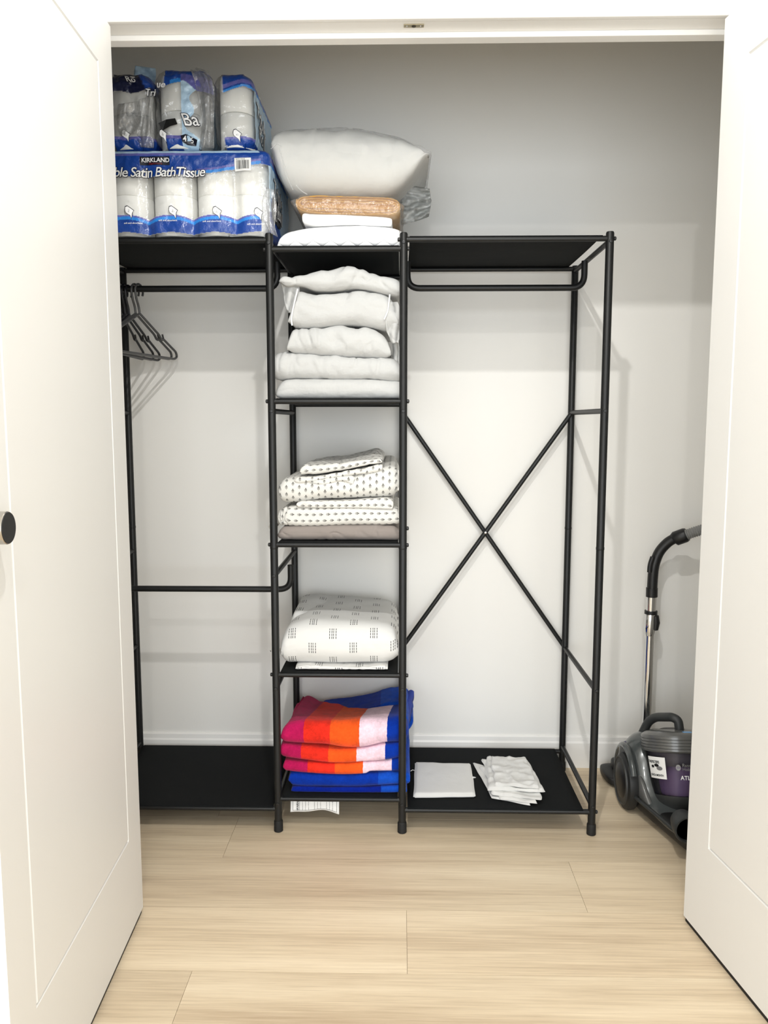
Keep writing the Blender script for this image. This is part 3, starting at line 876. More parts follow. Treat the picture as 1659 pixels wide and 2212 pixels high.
# its loose gathered corner hanging at the right
def drape(name, rows, Ys, m, parent, amp=.004, seed=0, K=24, thick=.004):
    """loose hanging flap: rows of (left px, right px, y px) swept at depth Ys"""
    V, Fc, uv = [], [], []
    nr = len(rows)
    S = 4 * (nr - 1)
    for i in range(S + 1):
        f = i / 4; a = min(int(f), nr - 2); t = f - a
        l = rows[a][0] * (1 - t) + rows[a + 1][0] * t; r = rows[a][1] * (1 - t) + rows[a + 1][1] * t; yy = rows[a][2] * (1 - t) + rows[a + 1][2] * t
        for k in range(K + 1):
            s = k / K; px = l + (r - l) * s
            Y = Ys + amp * 1.6 * math.sin(s * 9 + i * .35 + seed) + amp * noise.noise(Vector((s * 4, i * .3, seed)))
            p = P(px, yy, Y); V.append(p); uv.append((p.x, p.z))
    for i in range(S):
        for k in range(K): Fc.append((i * (K + 1) + k, (i + 1) * (K + 1) + k, (i + 1) * (K + 1) + k + 1, i * (K + 1) + k + 1))
    o = mesh_obj(name, V, Fc, m, parent, True, uv)
    so = o.modifiers.new('thick', 'SOLIDIFY'); so.thickness = thick; so.offset = 1
    sb = o.modifiers.new('sub', 'SUBSURF'); sb.levels = 1; sb.render_levels = 1
    return o
drape('hanging_corner', [(838, 860, 652), (838, 864, 675), (832, 866, 698), (834, 866, 716), (842, 864, 732), (850, 860, 741)], 2.222, M['cotton_grey'], d2, .005, 2)
drape('inner_corner', [(846, 862, 738), (849, 864, 755), (851, 865, 775), (853, 866, 795)], 2.262, M['cotton_grey'], d2, .004, 6)
d1 = empty('duvet', (P(740, 632, Y0).x, 2.38, P(740, 632, Y0).z), 'crumpled pale grey duvet at the top of the second-shelf stack, peaked in the middle', 'duvet', G2)
fold('folded_cover', [(604, 604), (612, 598), (655, 593), (690, 582), (735, 574), (748, 573), (790, 580), (830, 594), (862, 604), (868, 615)],
     [(604, 610), (618, 617), (650, 617), (680, 625), (715, 626), (760, 622), (800, 626), (840, 635), (868, 640)], Y0 - .002, 2.56,
     M['cotton_grey'], parent=d1, rf=.026, end=.016, wr=.007, fr=(15, 10, 15), crease=.004, seed=17)
drape('hanging_corner', [(606, 646, 608), (609, 648, 622), (613, 648, 638), (616, 644, 654), (620, 636, 668), (623, 630, 676)], 2.240, M['cotton_grey'], d1, .004, 5)

# ---- third shelf: sprig-print bedding over a taupe sheet
G3 = 'sprig print bedding stacked on the third shelf'
fold('folded_sheet', [(600, 1146), (612, 1138), (660, 1136), (740, 1134), (800, 1134), (850, 1137), (864, 1144), (868, 1150)], rest([600, 740, 868], SH['3'], Y0), Y0, Y1,
     M['cotton_taupe'], 'taupe grey folded sheet lying directly on the third shelf', 'sheet', rf=.02, end=.02, wr=.002, fr=(18, 12, 26), crease=.0025, seed=21)
fs = empty('fitted_sheet', (P(740, 1136, Y0).x, 2.38, P(740, 1136, Y0).z), 'sprig print fitted sheet with gathered elastic edge, on the taupe sheet', 'fitted sheet', G3)
fold('folded_cloth', [(614, 1104), (620, 1096), (650, 1094), (740, 1094), (820, 1096), (858, 1098), (868, 1108)], [(614, 1134), (625, 1137), (680, 1138), (760, 1135), (830, 1135), (868, 1133)], Y0, Y1,
     M['sprig_side'], parent=fs, rf=.018, end=.014, endp=.5, wr=.0015, crease=.0006, seed=22, uvo=(0, .004))
for k in range(3):
    a = 600 + k * 5
    fold('elastic_edge', [(a, 1106 - k * 3), (a + 5, 1102 - k * 3), (a + 11, 1104 - k * 3)], [(a, 1130 + k), (a + 5, 1135), (a + 11, 1136)], Y0 + .012 - k * .003, 2.52,
         M['sprig_small'], parent=fs, nu=14, rf=.012, end=.003, wr=.0015, fr=(60, 40, 120), crease=.002, seed=30 + k)
drape('loose_corner', [(592, 603, 1122), (584, 602, 1130), (578, 600, 1137), (582, 598, 1142)], 2.33, M['sprig_small'], fs, .003, 3, 10)
fold('pillowcase', [(640, 1086), (650, 1083), (700, 1082), (760, 1081), (800, 1077), (835, 1076), (850, 1080)], [(640, 1096), (700, 1098), (760, 1098), (800, 1099), (850, 1101)], Y0 - .004, 2.50,
     M['sprig_side'], 'sprig print pillowcase pressed flat between the fitted sheet and duvet cover', 'pillowcase', G3, rf=.006, end=.006, endp=.5, wr=.0015, fr=(24, 18, 30), crease=.001, seed=23, back=.004)
dcv = empty('duvet_cover', (P(735, 1085, Y0).x, 2.38, P(735, 1085, Y0).z), 'thick folded sprig print duvet cover on the third shelf', 'duvet cover', G3)
fold('folded_cloth', [(600, 1052), (604, 1040), (620, 1032), (680, 1030), (740, 1028), (790, 1018), (830, 1008), (852, 1006), (862, 1020), (866, 1040)],
     [(600, 1078), (606, 1085), (650, 1086), (690, 1080), (740, 1078), (800, 1076), (840, 1074), (860, 1066), (866, 1055)], Y0, 2.57,
     M['sprig'], parent=dcv, rf=.032, end=.02, wr=.003, fr=(12, 10, 14), crease=.0015, seed=24, back=(.010, .016), uvo=(.004, .011))
drape('loose_corner', [(846, 862, 1014), (850, 866, 1030), (852, 867, 1046), (853, 866, 1060)], 2.222, M['sprig_small'], dcv, .004, 7, 12)
pc = empty('pillowcase', (P(735, 1040, Y0).x, 2.38, P(735, 1040, Y0).z), 'rumpled sprig print pillowcase on top of the duvet cover', 'pillowcase', G3)
fold('folded_cloth', [(648, 1012), (656, 1004), (700, 1003), (740, 1001), (780, 994), (810, 988), (824, 988), (827, 994)],
     [(648, 1026), (690, 1024), (740, 1016), (780, 1008), (827, 1001)], Y0 + .006, 2.53, M['sprig_side'], parent=pc, rf=.012, end=.008, endp=.5, wr=.0045, fr=(14, 22, 18), crease=.003, seed=25, back=(.006, .016))
fold('folded_cloth', [(636, 1036), (642, 1033), (700, 1026), (760, 1016), (800, 1008), (827, 1002)], [(636, 1041), (648, 1046), (700, 1035), (760, 1027), (800, 1023), (827, 1018)],
     Y0 + .001, 2.50, M['sprig_small'], parent=pc, rf=.010, end=.008, endp=.5, wr=.003, fr=(26, 18, 30), crease=.002, seed=26)
fold('folded_cloth', [(668, 1040), (700, 1034), (740, 1030), (767, 1028)], [(668, 1042), (700, 1048), (740, 1040), (763, 1048), (767, 1040)],
     Y0 - .003, 2.42, M['sprig_small'], parent=pc, nu=60, rf=.008, end=.006, endp=.5, wr=.003, fr=(40, 18, 40), crease=.002, seed=27)

# ---- fourth shelf: dash-print bedding
fold('pillowcase', [(638, 1441), (660, 1438), (720, 1440), (780, 1441), (830, 1438), (838, 1440)], rest([638, 740, 838], SH['4'], Y0), Y0 - .006, 2.50, M['dashes'],
     'flat white pillowcase under the dash print duvet cover', 'pillowcase', rf=.006, end=.008, endp=.5, wr=.002, fr=(30, 20, 30), crease=.002, seed=41, uvo=(.03, .06))
dd = empty('duvet_cover', (P(735, 1440, Y0).x, 2.38, P(735, 1440, Y0).z), 'white duvet cover printed with groups of black dashes, on the fourth shelf', 'duvet cover')
fold('folded_cloth', [(604, 1400), (607, 1380), (618, 1362), (640, 1352), (680, 1348), (730, 1348), (780, 1351), (830, 1355), (852, 1366), (861, 1390), (866, 1405)],
     [(604, 1425), (614, 1437), (650, 1440), (720, 1442), (790, 1440), (836, 1438), (858, 1426), (866, 1415)], Y0 - .004, 2.57,
     M['dashes'], parent=dd, rf=.055, end=.025, endp=.3, wr=.0035, fr=(9, 9, 11), crease=.0012, seed=42, back=(.004, .002), uvo=(-.012, .050))
fold('folded_cloth', [(628, 1336), (636, 1325), (660, 1324), (720, 1330), (790, 1335), (840, 1340), (852, 1346)],
     [(628, 1352), (660, 1358), (720, 1360), (790, 1362), (852, 1366)], Y0 + .13, 2.57,
     M['dashes'], parent=dd, rf=.02, end=.014, wr=.003, fr=(14, 12, 18), crease=.0015, seed=43, back=(.012, .004), uvo=(.045, .06))
drape('loose_corner', [(594, 606, 1398), (582, 606, 1404), (586, 606, 1416), (596, 606, 1424)], 2.30, M['dashes'], dd, .003, 4, 10)

# ---- bottom shelf of the middle bay: beach towels
def stripes(pxs, py): return [P(a, py, Y0).x for a in pxs]
def striped(nm, pxs, py, c0=C_MAG):
    b = stripes(pxs, py)
    return terry(nm, [(-9, c0), (b[0], C_RED), (b[1], C_ORG), (b[2], C_PNK), (b[3], C_BLU)])
GT = 'folded beach towels on the bottom shelf'
M['terry_blue'] = terry('blue_terry', [(-9, C_BLU), (P(817, 1690, Y0).x, C_BL2)])
M['terry_blue2'] = terry('blue_terry_dark', [(-9, lin(6, 34, 140)), (P(823, 1710, Y0).x, C_BL2)])
fold('beach_towel', [(628, 1706), (632, 1701), (700, 1702), (780, 1702), (850, 1699), (868, 1698), (880, 1704)], rest([628, 740, 880], SH['5'], Y0), Y0, 2.57, M['terry_blue2'],
     'dark blue folded towel at the bottom of the towel stack', 'towel', GT, rf=.014, end=.014, endp=.4, wr=.002, seed=51, crease=.0005)
fold('beach_towel', [(622, 1682), (626, 1672), (680, 1674), (760, 1676), (830, 1672), (862, 1670), (886, 1672)], [(622, 1690), (632, 1700), (700, 1702), (780, 1702), (850, 1698), (886, 1697)], Y0, 2.57, M['terry_blue'],
     'blue folded towel with lighter blue end, second from bottom of the stack', 'towel', GT, rf=.018, end=.014, endp=.4, wr=.0025, seed=52, crease=.0008)
fold('beach_towel', [(611, 1650), (615, 1645), (660, 1648), (730, 1652), (780, 1649), (820, 1646), (862, 1640), (876, 1640)], [(611, 1662), (616, 1667), (670, 1673), (740, 1676), (790, 1674), (800, 1669), (850, 1669), (876, 1668)], Y0 - .002, 2.57,
     striped('striped_terry_third', (664, 723, 784, 846), 1665), 'striped magenta, orange and pink towel, lowest of the three striped ones', 'towel', GT, rf=.016, end=.012, endp=.5, wr=.002, seed=53, crease=.0008)
fold('beach_towel', [(604, 1616), (609, 1610), (660, 1616), (730, 1622), (780, 1620), (830, 1611), (862, 1608), (878, 1604)], [(604, 1630), (610, 1637), (660, 1645), (730, 1652), (780, 1649), (830, 1645), (866, 1638), (878, 1630)], Y0 - .004, 2.57,
     striped('striped_terry_second', (650, 709, 770, 832), 1635), 'striped magenta, orange and pink towel, middle of the three striped ones', 'towel', GT, rf=.017, end=.014, endp=.5, wr=.002, seed=54, crease=.0008)
tw = empty('beach_towel', (P(735, 1615, Y0).x, 2.38, P(735, 1615, Y0).z), 'topmost striped beach towel in magenta, red, orange, pink and blue', 'towel', GT)
bkL, bkR = bk((672, 1532), 2.55, (630, 1566), Y0), bk((862, 1513), 2.55, (862, 1556), Y0)
fold('folded_cloth', [(605, 1590), (610, 1574), (630, 1564), (680, 1563), (740, 1564), (790, 1560), (840, 1556), (868, 1556), (880, 1566)], [(605, 1598), (612, 1607), (660, 1612), (700, 1614), (740, 1621), (780, 1621), (830, 1611), (866, 1608), (880, 1600)], Y0 - .006, 2.56,
     striped('striped_terry_top', (656, 713, 776, 836), 1605), parent=tw, rf=.034, end=.02, endp=.4, wr=.0035, fr=(9, 9, 10), seed=55, crease=.0008, back=(bkL, bkR), skew=.07)
fold('back_fold', [(690, 1545), (720, 1542), (790, 1534), (840, 1520), (880, 1522), (893, 1540)], [(690, 1556), (760, 1560), (840, 1560), (880, 1580), (893, 1575)], 2.44, 2.585, M['terry_blue'],
     parent=tw, rf=.016, end=.02, wr=.003, seed=56, back=(.0, .012))
fold('blue_edge', [(866, 1548), (872, 1542), (884, 1550)], [(866, 1596), (874, 1602), (884, 1590)], 2.26, 2.5, M['terry_blue'], parent=tw, nu=16, rf=.02, end=.008, wr=.002, seed=57)

# warning label hanging behind the front rail of the bottom shelf
wl = empty('warning_label', P(678, 1735, 2.215), 'white paper warning label with black print hanging under the towels', 'label')
def wl_pt(s, t):                        # s 0..1 left-right, t 0..1 bottom-top
    a, b = P(627, 1766, 2.205), P(732, 1764, 2.205)
    x = a.x + (b.x - a.x) * s
    zb = 0.0445 + .004 * math.sin(s * math.pi) + .003 * math.cos(s * 9)
    ztop = 0.0965
    y = 2.222 - .012 * (1 - t) + .010 * math.sin(s * math.pi) * (1 - t)
    return Vector((x, y, zb + (ztop - zb) * t))
V, Fc = [], []
for i in range(25):
    for k in range(9): V.append(wl_pt(i / 24, k / 8))
for i in range(24):
    for k in range(8): Fc.append((i * 9 + k, (i + 1) * 9 + k, (i + 1) * 9 + k + 1, i * 9 + k + 1))
o = mesh_obj('paper', V, Fc, M['paper'], wl); so = o.modifiers.new('thick', 'SOLIDIFY'); so.thickness = .0006
WLW = (P(732, 1764, 2.205) - P(627, 1766, 2.205)).length; WLH = .052
def wlf(off):
    def f(tx, ty):                      # text runs upwards
        s = off - ty / WLW; t = (tx + .004) / WLH
        p = wl_pt(s, t); p.y -= .0012; return p
    return f
text('heading', 'WARNING', .0092, wlf(.165), M['ink_black'], wl, offset=.0002)
rr = random.Random(2)
lorem = ['keep away from children', 'do not exceed the load', 'anchor to the wall', 'assemble on level floor', 'check all bolts are tight', 'do not climb on shelves', 'use only parts supplied', 'keep dry and clean']
for k in range(11):
    s = .25 + k * .062
    if k in (3, 7): continue
    text('small_print', lorem[k % 8][:18], .0038, wlf(s), M['ink_grey'], wl)
for s in (.045, .18, .95):
    V = [wl_pt(s, .08), wl_pt(s + .006, .08), wl_pt(s + .006, 1), wl_pt(s, 1)]
    mesh_obj('rule', [v - Vector((0, .0012, 0)) for v in V], [(0, 1, 2, 3)], M['ink_black'], wl, False)
V = [wl_pt(.045 + .9 * k / 16, .08 + d) - Vector((0, .0012, 0)) for k in range(17) for d in (0, .015)]
mesh_obj('rule', V, [(2 * k, 2 * k + 2, 2 * k + 3, 2 * k + 1) for k in range(16)], M['ink_black'], wl, False)

# ---- cloth bags on the bottom right shelf
SB = Z_BOT + RR + .0016
def slab(name, corners, z, th, m, label=None, cat=None, group=None, parent=None, wr=.002, fr=30, seed=0, n=34, sharp=0.0, tilt=None, edge=.004):
    """folded flat cloth: four floor-plan corners, rounded edges, thickness th"""
    c = [Vector((p.x, p.y, 0)) for p in corners]
    def pt(u, v): return (c[0] * (1 - u) + c[1] * u) * (1 - v) + (c[3] * (1 - u) + c[2] * u) * v
    V, Fc, uv = [], [], []
    for side in (1, 0):
        for i in range(n + 1):
            for k in range(n + 1):
                u, v = i / n, k / n
                p = pt(u, v)
                de = min(u, 1 - u, v, 1 - v) * (c[1] - c[0]).length
                e = math.sqrt(max(0, 1 - max(0, 1 - de / edge) ** 2))
                q = Vector((p.x * fr, p.y * fr, seed * 3.7))
                h = noise.noise(q) + .6 * noise.noise(q * 2.3)
                if sharp: h += sharp * (1 - 2 * abs(noise.noise(q * .8 + Vector((3, 3, 3)))))
                ed = Vector((noise.noise(q * .9), noise.noise(q * .9 + Vector((9, 0, 0))), 0)) * wr * 2.4
                zz = z + (th * (.5 + .5 * e) + wr * h * e if side else th * .5 * (1 - e))
                if tilt: zz += tilt[0] * (u - .5) + tilt[1] * (v - .5)
                V.append(p + ed + Vector((0, 0, max(zz, SB + .0004)))); uv.append((p.x, p.y))
    B = (n + 1) ** 2
    for i in range(n):
        for k in range(n):
            q = (i * (n + 1) + k, (i + 1) * (n + 1) + k, (i + 1) * (n + 1) + k + 1, i * (n + 1) + k + 1)
            Fc.append(q); Fc.append(tuple(B + x for x in reversed(q)))
    for i in range(n):
        a, b = i * (n + 1), (i + 1) * (n + 1); Fc.append((a, B + a, B + b, b))
        a, b = i * (n + 1) + n, (i + 1) * (n + 1) + n; Fc.append((a, b, B + b, B + a))
        a, b = i, i + 1; Fc.append((a, b, B + b, B + a))
        a, b = n * (n + 1) + i, n * (n + 1) + i + 1; Fc.append((a, B + a, B + b, b))
    o = mesh_obj(name, V, Fc, m, parent, True, uv)
    if label: tag(o, label, cat, group)
    return o
zt = SB + .016
cs = [PZ(893, 1716, zt), PZ(1028, 1714, zt), PZ(1017, 1646, zt), PZ(896, 1643, zt)]
bagA = empty('cloth_bag', (PZ(960, 1690, SB).x, PZ(960, 1690, SB).y, SB), 'neatly folded white drawstring cloth bag beside the blue towels', 'bag')
slab('folded_cloth', cs, SB, .015, M['bag_cloth'], parent=bagA, wr=.0012, fr=18, seed=1, edge=.010)
a = PZ(1020, 1682, SB + .010)
tube('drawstring', [a + Vector((.0, 0, .002)), a + Vector((.006, -.002, .004)), a + Vector((.011, .004, .002)), a + Vector((.007, .012, 0)), a + Vector((0, .011, 0))], .0011, M['piping'], bagA, 8)
b = PZ(895, 1664, SB + .008)
tube('drawstring', [b, b + Vector((-.006, .001, .001)), b + Vector((-.012, -.002, -.002))], .0011, M['piping'], bagA, 8)
GB = 'crumpled folded cloth bags on the right bottom shelf'
bags = [  # four corners (px), base height, thickness, wrinkle, tilt, label
    ([(1062, 1722), (1146, 1738), (1122, 1672), (1022, 1646)], 0.000, .006, .0014, (0, 0), 'lowest crumpled white bag, sticking out left of the pile'),
    ([(1080, 1724), (1160, 1734), (1128, 1664), (1036, 1654)], 0.0065, .006, .0020, (.002, 0), 'white cloth bag second from bottom of the crumpled pile'),
    ([(1064, 1712), (1172, 1726), (1140, 1650), (1040, 1638)], 0.013, .007, .0030, (.004, .002), 'white cloth bag in the middle of the crumpled pile'),
    ([(1056, 1702), (1178, 1708), (1138, 1644), (1050, 1634)], 0.022, .008, .0032, (.006, .002), 'white cloth bag second from top of the crumpled pile'),
    ([(1070, 1690), (1166, 1702), (1136, 1638), (1060, 1634)], 0.034, .007, .0034, (.006, .004), 'uppermost crumpled white bag of the pile'),
]
for k, (pp, zz, th, wv, tl, lab) in enumerate(bags):
    zt = SB + zz + th
    slab('cloth_bag', [PZ(a, b, zt) for a, b in pp], SB + zz, th, M['bag_cloth'], lab, 'bag', GB, wr=wv, fr=22 + 2 * k, seed=10 + k, sharp=1.3, n=44, edge=.004, tilt=tl)

# ---- clothes hangers on the left rod
def hanger(x, m, label, name, tw=0.0, dz=0.0, wdt=.205):
    zr = 1.592 + .0095 + .0045
    r = .0038
    Hn = empty(name, (x, YR, zr), label, 'hanger', None)
    pts = []
    hk = .021
    for k in range(11):
        a = R(-35 + 215 * k / 10); pts.append((0, -hk * math.cos(a) * -1, hk * math.sin(a) - hk + .0))
    pts = [(0, hk * math.cos(R(-30 + 200 * k / 10)), -hk + hk * math.sin(R(-30 + 200 * k / 10))) for k in range(11)]
    pts = [(p[0], p[1], p[2]) for p in pts] + [(0, -.016, -.045), (0, -.004, -.066), (0, 0, -.088)]
    ca, sa = math.cos(tw), math.sin(tw)
    T = lambda q: Vector((q[0] * ca - q[1] * sa, q[0] * sa + q[1] * ca, q[2] + dz)) + Vector(Hn.location)
    tube('hook', fillet([T(q) for q in pts], .01, 3), r * .9, m, Hn, 10)
    body = [(0, 0, -.086), (0, .105, -.138), (0, .118, -.152), (0, .128, -.148), (0, wdt, -.183), (0, wdt + .006, -.198), (0, wdt - .01, -.206),
            (0, -wdt + .01, -.206), (0, -wdt - .006, -.198), (0, -wdt, -.183), (0, -.128, -.148), (0, -.118, -.152), (0, -.105, -.138)]
    pp = fillet([T(q) for q in body] + [T(body[0])], .012, 3)[:-1]
    tube('frame', pp, r, m, Hn, 10, closed=True)
    for s in (1, -1):
        tube('notch_hook', [T((0, s * .122, -.153)), T((0, s * .130, -.147)), T((0, s * .124, -.135))], r * .8, m, Hn, 8)
xs = P(297, 618, 2.4).x
hanger(xs + .004, M['hang_grey'], 'grey plastic hanger furthest right on the left rod', 'clothes_hanger', R(-14))
hanger(xs - .008, M['hang_grey'], 'second grey plastic hanger, just left of the foremost grey one', 'clothes_hanger', R(-12.5))
hanger(xs - .028, M['hang_black'], 'black plastic hanger next to the two grey ones', 'clothes_hanger', R(-7), -.004)
hanger(xs - .040, M['hang_black'], 'middle black plastic hanger on the left rod', 'clothes_hanger', R(-4.5), -.002)
hanger(xs - .052, M['hang_black'], 'black plastic hanger nearest the left door', 'clothes_hanger', R(1), 0)

# ------------------------------------------------------------------ toilet paper in printed polythene
INK_BLUE, INK_CYAN, INK_PURP, INK_PALE = lin(22, 66, 150), lin(48, 132, 214), lin(98, 98, 168), lin(184, 213, 236)
CLEAR = (0.9, 0.9, 0.9, 0.0)
def solid(c, a=1.0): return (c[0], c[1], c[2], a)
roll_mesh = {}
def roll(c, r, h, parent):
    key = (round(r, 4), round(h, 4))
    if key not in roll_mesh:
        prof = [(.019, .003), (r - .0012, .0), (r, .0012), (r, h - .0012), (r - .0012, h), (.019, h - .003)]
        n = 36; V, Fc = [], []
        for rr_, hh in prof:
            for k in range(n):
                a = 2 * math.pi * k / n; V.append((rr_ * math.cos(a), rr_ * math.sin(a), hh))
        m_ = len(prof)
        for i in range(m_):
            for k in range(n):
                k2 = (k + 1) % n; j = (i + 1) % m_
                Fc.append((i * n + k, i * n + k2, j * n + k2, j * n + k))
        o = mesh_obj('toilet_roll', V, Fc, M['tissue'], None); roll_mesh[key] = o
        core = lathe('core', [(.0188, .002), (.0188, h - .002), (.0176, h - .002), (.0176, .002)], (0, 0, 0), M['core'], None, 20)
        core.parent = o
    else:
        src = roll_mesh[key]
        o = src.copy(); col.objects.link(o)
        for ch in src.children:
            c2 = ch.copy(); col.objects.link(c2); c2.parent = o
    o.parent = parent; o.location = Vector(c) - Vector(parent.location)
    return o

class Pack:
    def __init__(s, name, label, x0, x1, y0, y1, z0, z1, seams, print_fn, rc=.03, rz=.02, dip=.012, wr=.002, cat='toilet paper', topbulge=.004, seed=0, res=.0017, dipz=(.04, .72), lean=0.0, mat='film_print', tear=None):
        s.x0, s.x1, s.y0, s.y1, s.z0, s.z1, s.seams = x0, x1, y0, y1, z0, z1, seams
        s.rc, s.rz, s.dip, s.wr, s.seed, s.dipz, s.lean = rc, rz, dip, wr, seed, dipz, lean
        s.root = empty(name, ((x0 + x1) / 2, (y0 + y1) / 2, z0), label, cat, 'packs of toilet paper on the left top shelf')
        # perimeter: counter-clockwise seen from above, starting mid-left
        per = []
        def seg(ax, ay, bx, by, d, tagn):
            L = math.hypot(bx - ax, by - ay); k = max(2, int(L / d))
            for i in range(k): t = i / k; per.append((ax + (bx - ax) * t, ay + (by - ay) * t, tagn))
        def arc(cx, cy, a0, a1, tagn, k=10):
            for i in range(k): a = R(a0 + (a1 - a0) * i / k); per.append((cx + rc * math.cos(a), cy + rc * math.sin(a), tagn))
        seg(x0 + rc, y0, x1 - rc, y0, res, 'F'); arc(x1 - rc, y0 + rc, -90, 0, 'C')
        seg(x1, y0 + rc, x1, y1 - rc, res * 1.5, 'R'); arc(x1 - rc, y1 - rc, 0, 90, 'B', 5)
        seg(x1 - rc, y1, x0 + rc, y1, .03, 'B'); arc(x0 + rc, y1 - rc, 90, 180, 'B', 5)
        seg(x0, y1 - rc, x0, y0 + rc, .02, 'L'); arc(x0 + rc, y0 + rc, 180, 270, 'L', 8)
        cx, cy = (x0 + x1) / 2, (y0 + y1) / 2
        nz = max(20, int((z1 - z0) / res)); rows = [z0 + (z1 - z0) * k / nz for k in range(nz + 1)]
        V, C = [], []; n = len(per)
        for z in rows:
            for (x, y, tg) in per:
                V.append(s.surf(x, y, z)); v = (z - z0) / (z1 - z0)
                C.append(print_fn(tg, x, y, v))
        for k, sc in enumerate((.9, .75, .5, .25, .02)):         # top
            for (x, y, tg) in per:
                p = s.surf(x, y, z1); px, py = cx + (p.x - cx) * sc, cy + (p.y - cy) * sc
                V.append(Vector((px, py, z1 + topbulge * (1 - sc * sc) + s.wr * noise.noise(Vector((px * 30, py * 30, s.seed))))))
                C.append(print_fn('T', px, py, 1.0))
        Fc = []; T = len(rows) + 5
        for i in range(T - 1):
            for k in range(n):
                k2 = (k + 1) % n; Fc.append((i * n + k, i * n + k2, (i + 1) * n + k2, (i + 1) * n + k))
        Fc.append(tuple((T - 1) * n + k for k in range(n)))
        s.film = mesh_obj('printed_wrap', V, Fc, M[mat], s.root, True, None, C)
    def surf(s, x, y, z):
        x0, x1, y0, y1, z0, z1, rz = s.x0, s.x1, s.y0, s.y1, s.z0, s.z1, s.rz
        dz = min(z - z0, z1 - z); q = max(0.0, 1 - dz / rz); ins = rz * .8 * (1 - math.sqrt(max(0, 1 - q * q)))
        v = (z - z0) / (z1 - z0)
        cx, cy = (x0 + x1) / 2, (y0 + y1) / 2
        fx = (x - cx) / max(1e-6, (x1 - x0) / 2); fy = (y - cy) / max(1e-6, (y1 - y0) / 2)
        w_ = sm(s.dipz[0] - .08, s.dipz[0] + .06, v) * (1 - sm(s.dipz[1] - .06, s.dipz[1] + .14, v)) * .9 + .1
        yy = y + (-fy) * 0
        nx = -ins * fx if abs(fx) > .6 else 0; ny = -ins * fy if abs(fy) > .6 else 0
        px, py = x + nx, y + ny
        if fy < -.5:
            d = 0
            for sx in s.seams: d = max(d, math.exp(-((x - sx) / .016) ** 2))
            py += s.dip * d * w_
        p = Vector((px * 34, py * 34, z * 34 + s.seed * 5))
        b = s.wr * (noise.noise(p) + .6 * noise.noise(p * 2.2))
        px += b * fx * .8; py += b * (fy if abs(fy) > .5 else 0)
        px += s.lean * (z - z0)
        return Vector((px, py, z))
    def front(s, x, z, off=.0014):
        p = s.surf(x, s.y0, z); return Vector((p.x, p.y - off, z))
    def side(s, y, z, off=.0014):
        p = s.surf(s.x1, y, z); return Vector((p.x + off, p.y, z))

def front_text(pk, nm, body, size, x, z, m, off=.0014, **kw):
    return text(nm, body, size, lambda tx, ty: pk.front(x + tx, z + ty, off), m, pk.root, **kw)
def front_poly(pk, nm, pts, m, off=.0012):
    V = [pk.front(x, z, off) for x, z in pts]
    return mesh_obj(nm, V, [tuple(range(len(V)))], m, pk.root, False)
def front_rect(pk, nm, xa, xb, za, zb, m, off):
    N, K = 12, 6
    V = [pk.front(xa + (xb - xa) * i / N, za + (zb - za) * k / K, off) for i in range(N + 1) for k in range(K + 1)]
    Fc = [(i * (K + 1) + k, (i + 1) * (K + 1) + k, (i + 1) * (K + 1) + k + 1, i * (K + 1) + k + 1) for i in range(N) for k in range(K)]
    return mesh_obj(nm, V, Fc, m, pk.root, True)
def side_text(pk, nm, body, size, y, z, m, off=.0014, rot=0.0, **kw):
    c, s_ = math.cos(rot), math.sin(rot)
    return text(nm, body, size, lambda tx, ty: pk.side(y + tx * c - ty * s_, z + tx * s_ + ty * c, off), m, pk.root, **kw)
def roll_icon(pk, x, z, k=1.0):
    o = [(-.011, .010), (-.009, .017), (-.003, .019), (.004, .014), (.012, .008), (.008, .002), (.007, -.012), (.003, -.004), (-.004, .0), (-.009, .004)]
    front_poly(pk, 'roll_emblem', [(x + a * 1.14 * k, z + b * 1.14 * k) for a, b in o], M['ink_dark'], .0013)
    front_poly(pk, 'roll_emblem', [(x + a * k, z + b * k + .0004) for a, b in o], M['ink_white'], .0019)
    front_text(pk, 'emblem_text', '2-', .0055 * k, x - .002 * k, z + .0075 * k, M['ink_black'], .0024)
    front_text(pk, 'emblem_text', 'PLY', .0045 * k, x - .003 * k, z + .0035 * k, M['ink_black'], .0024)

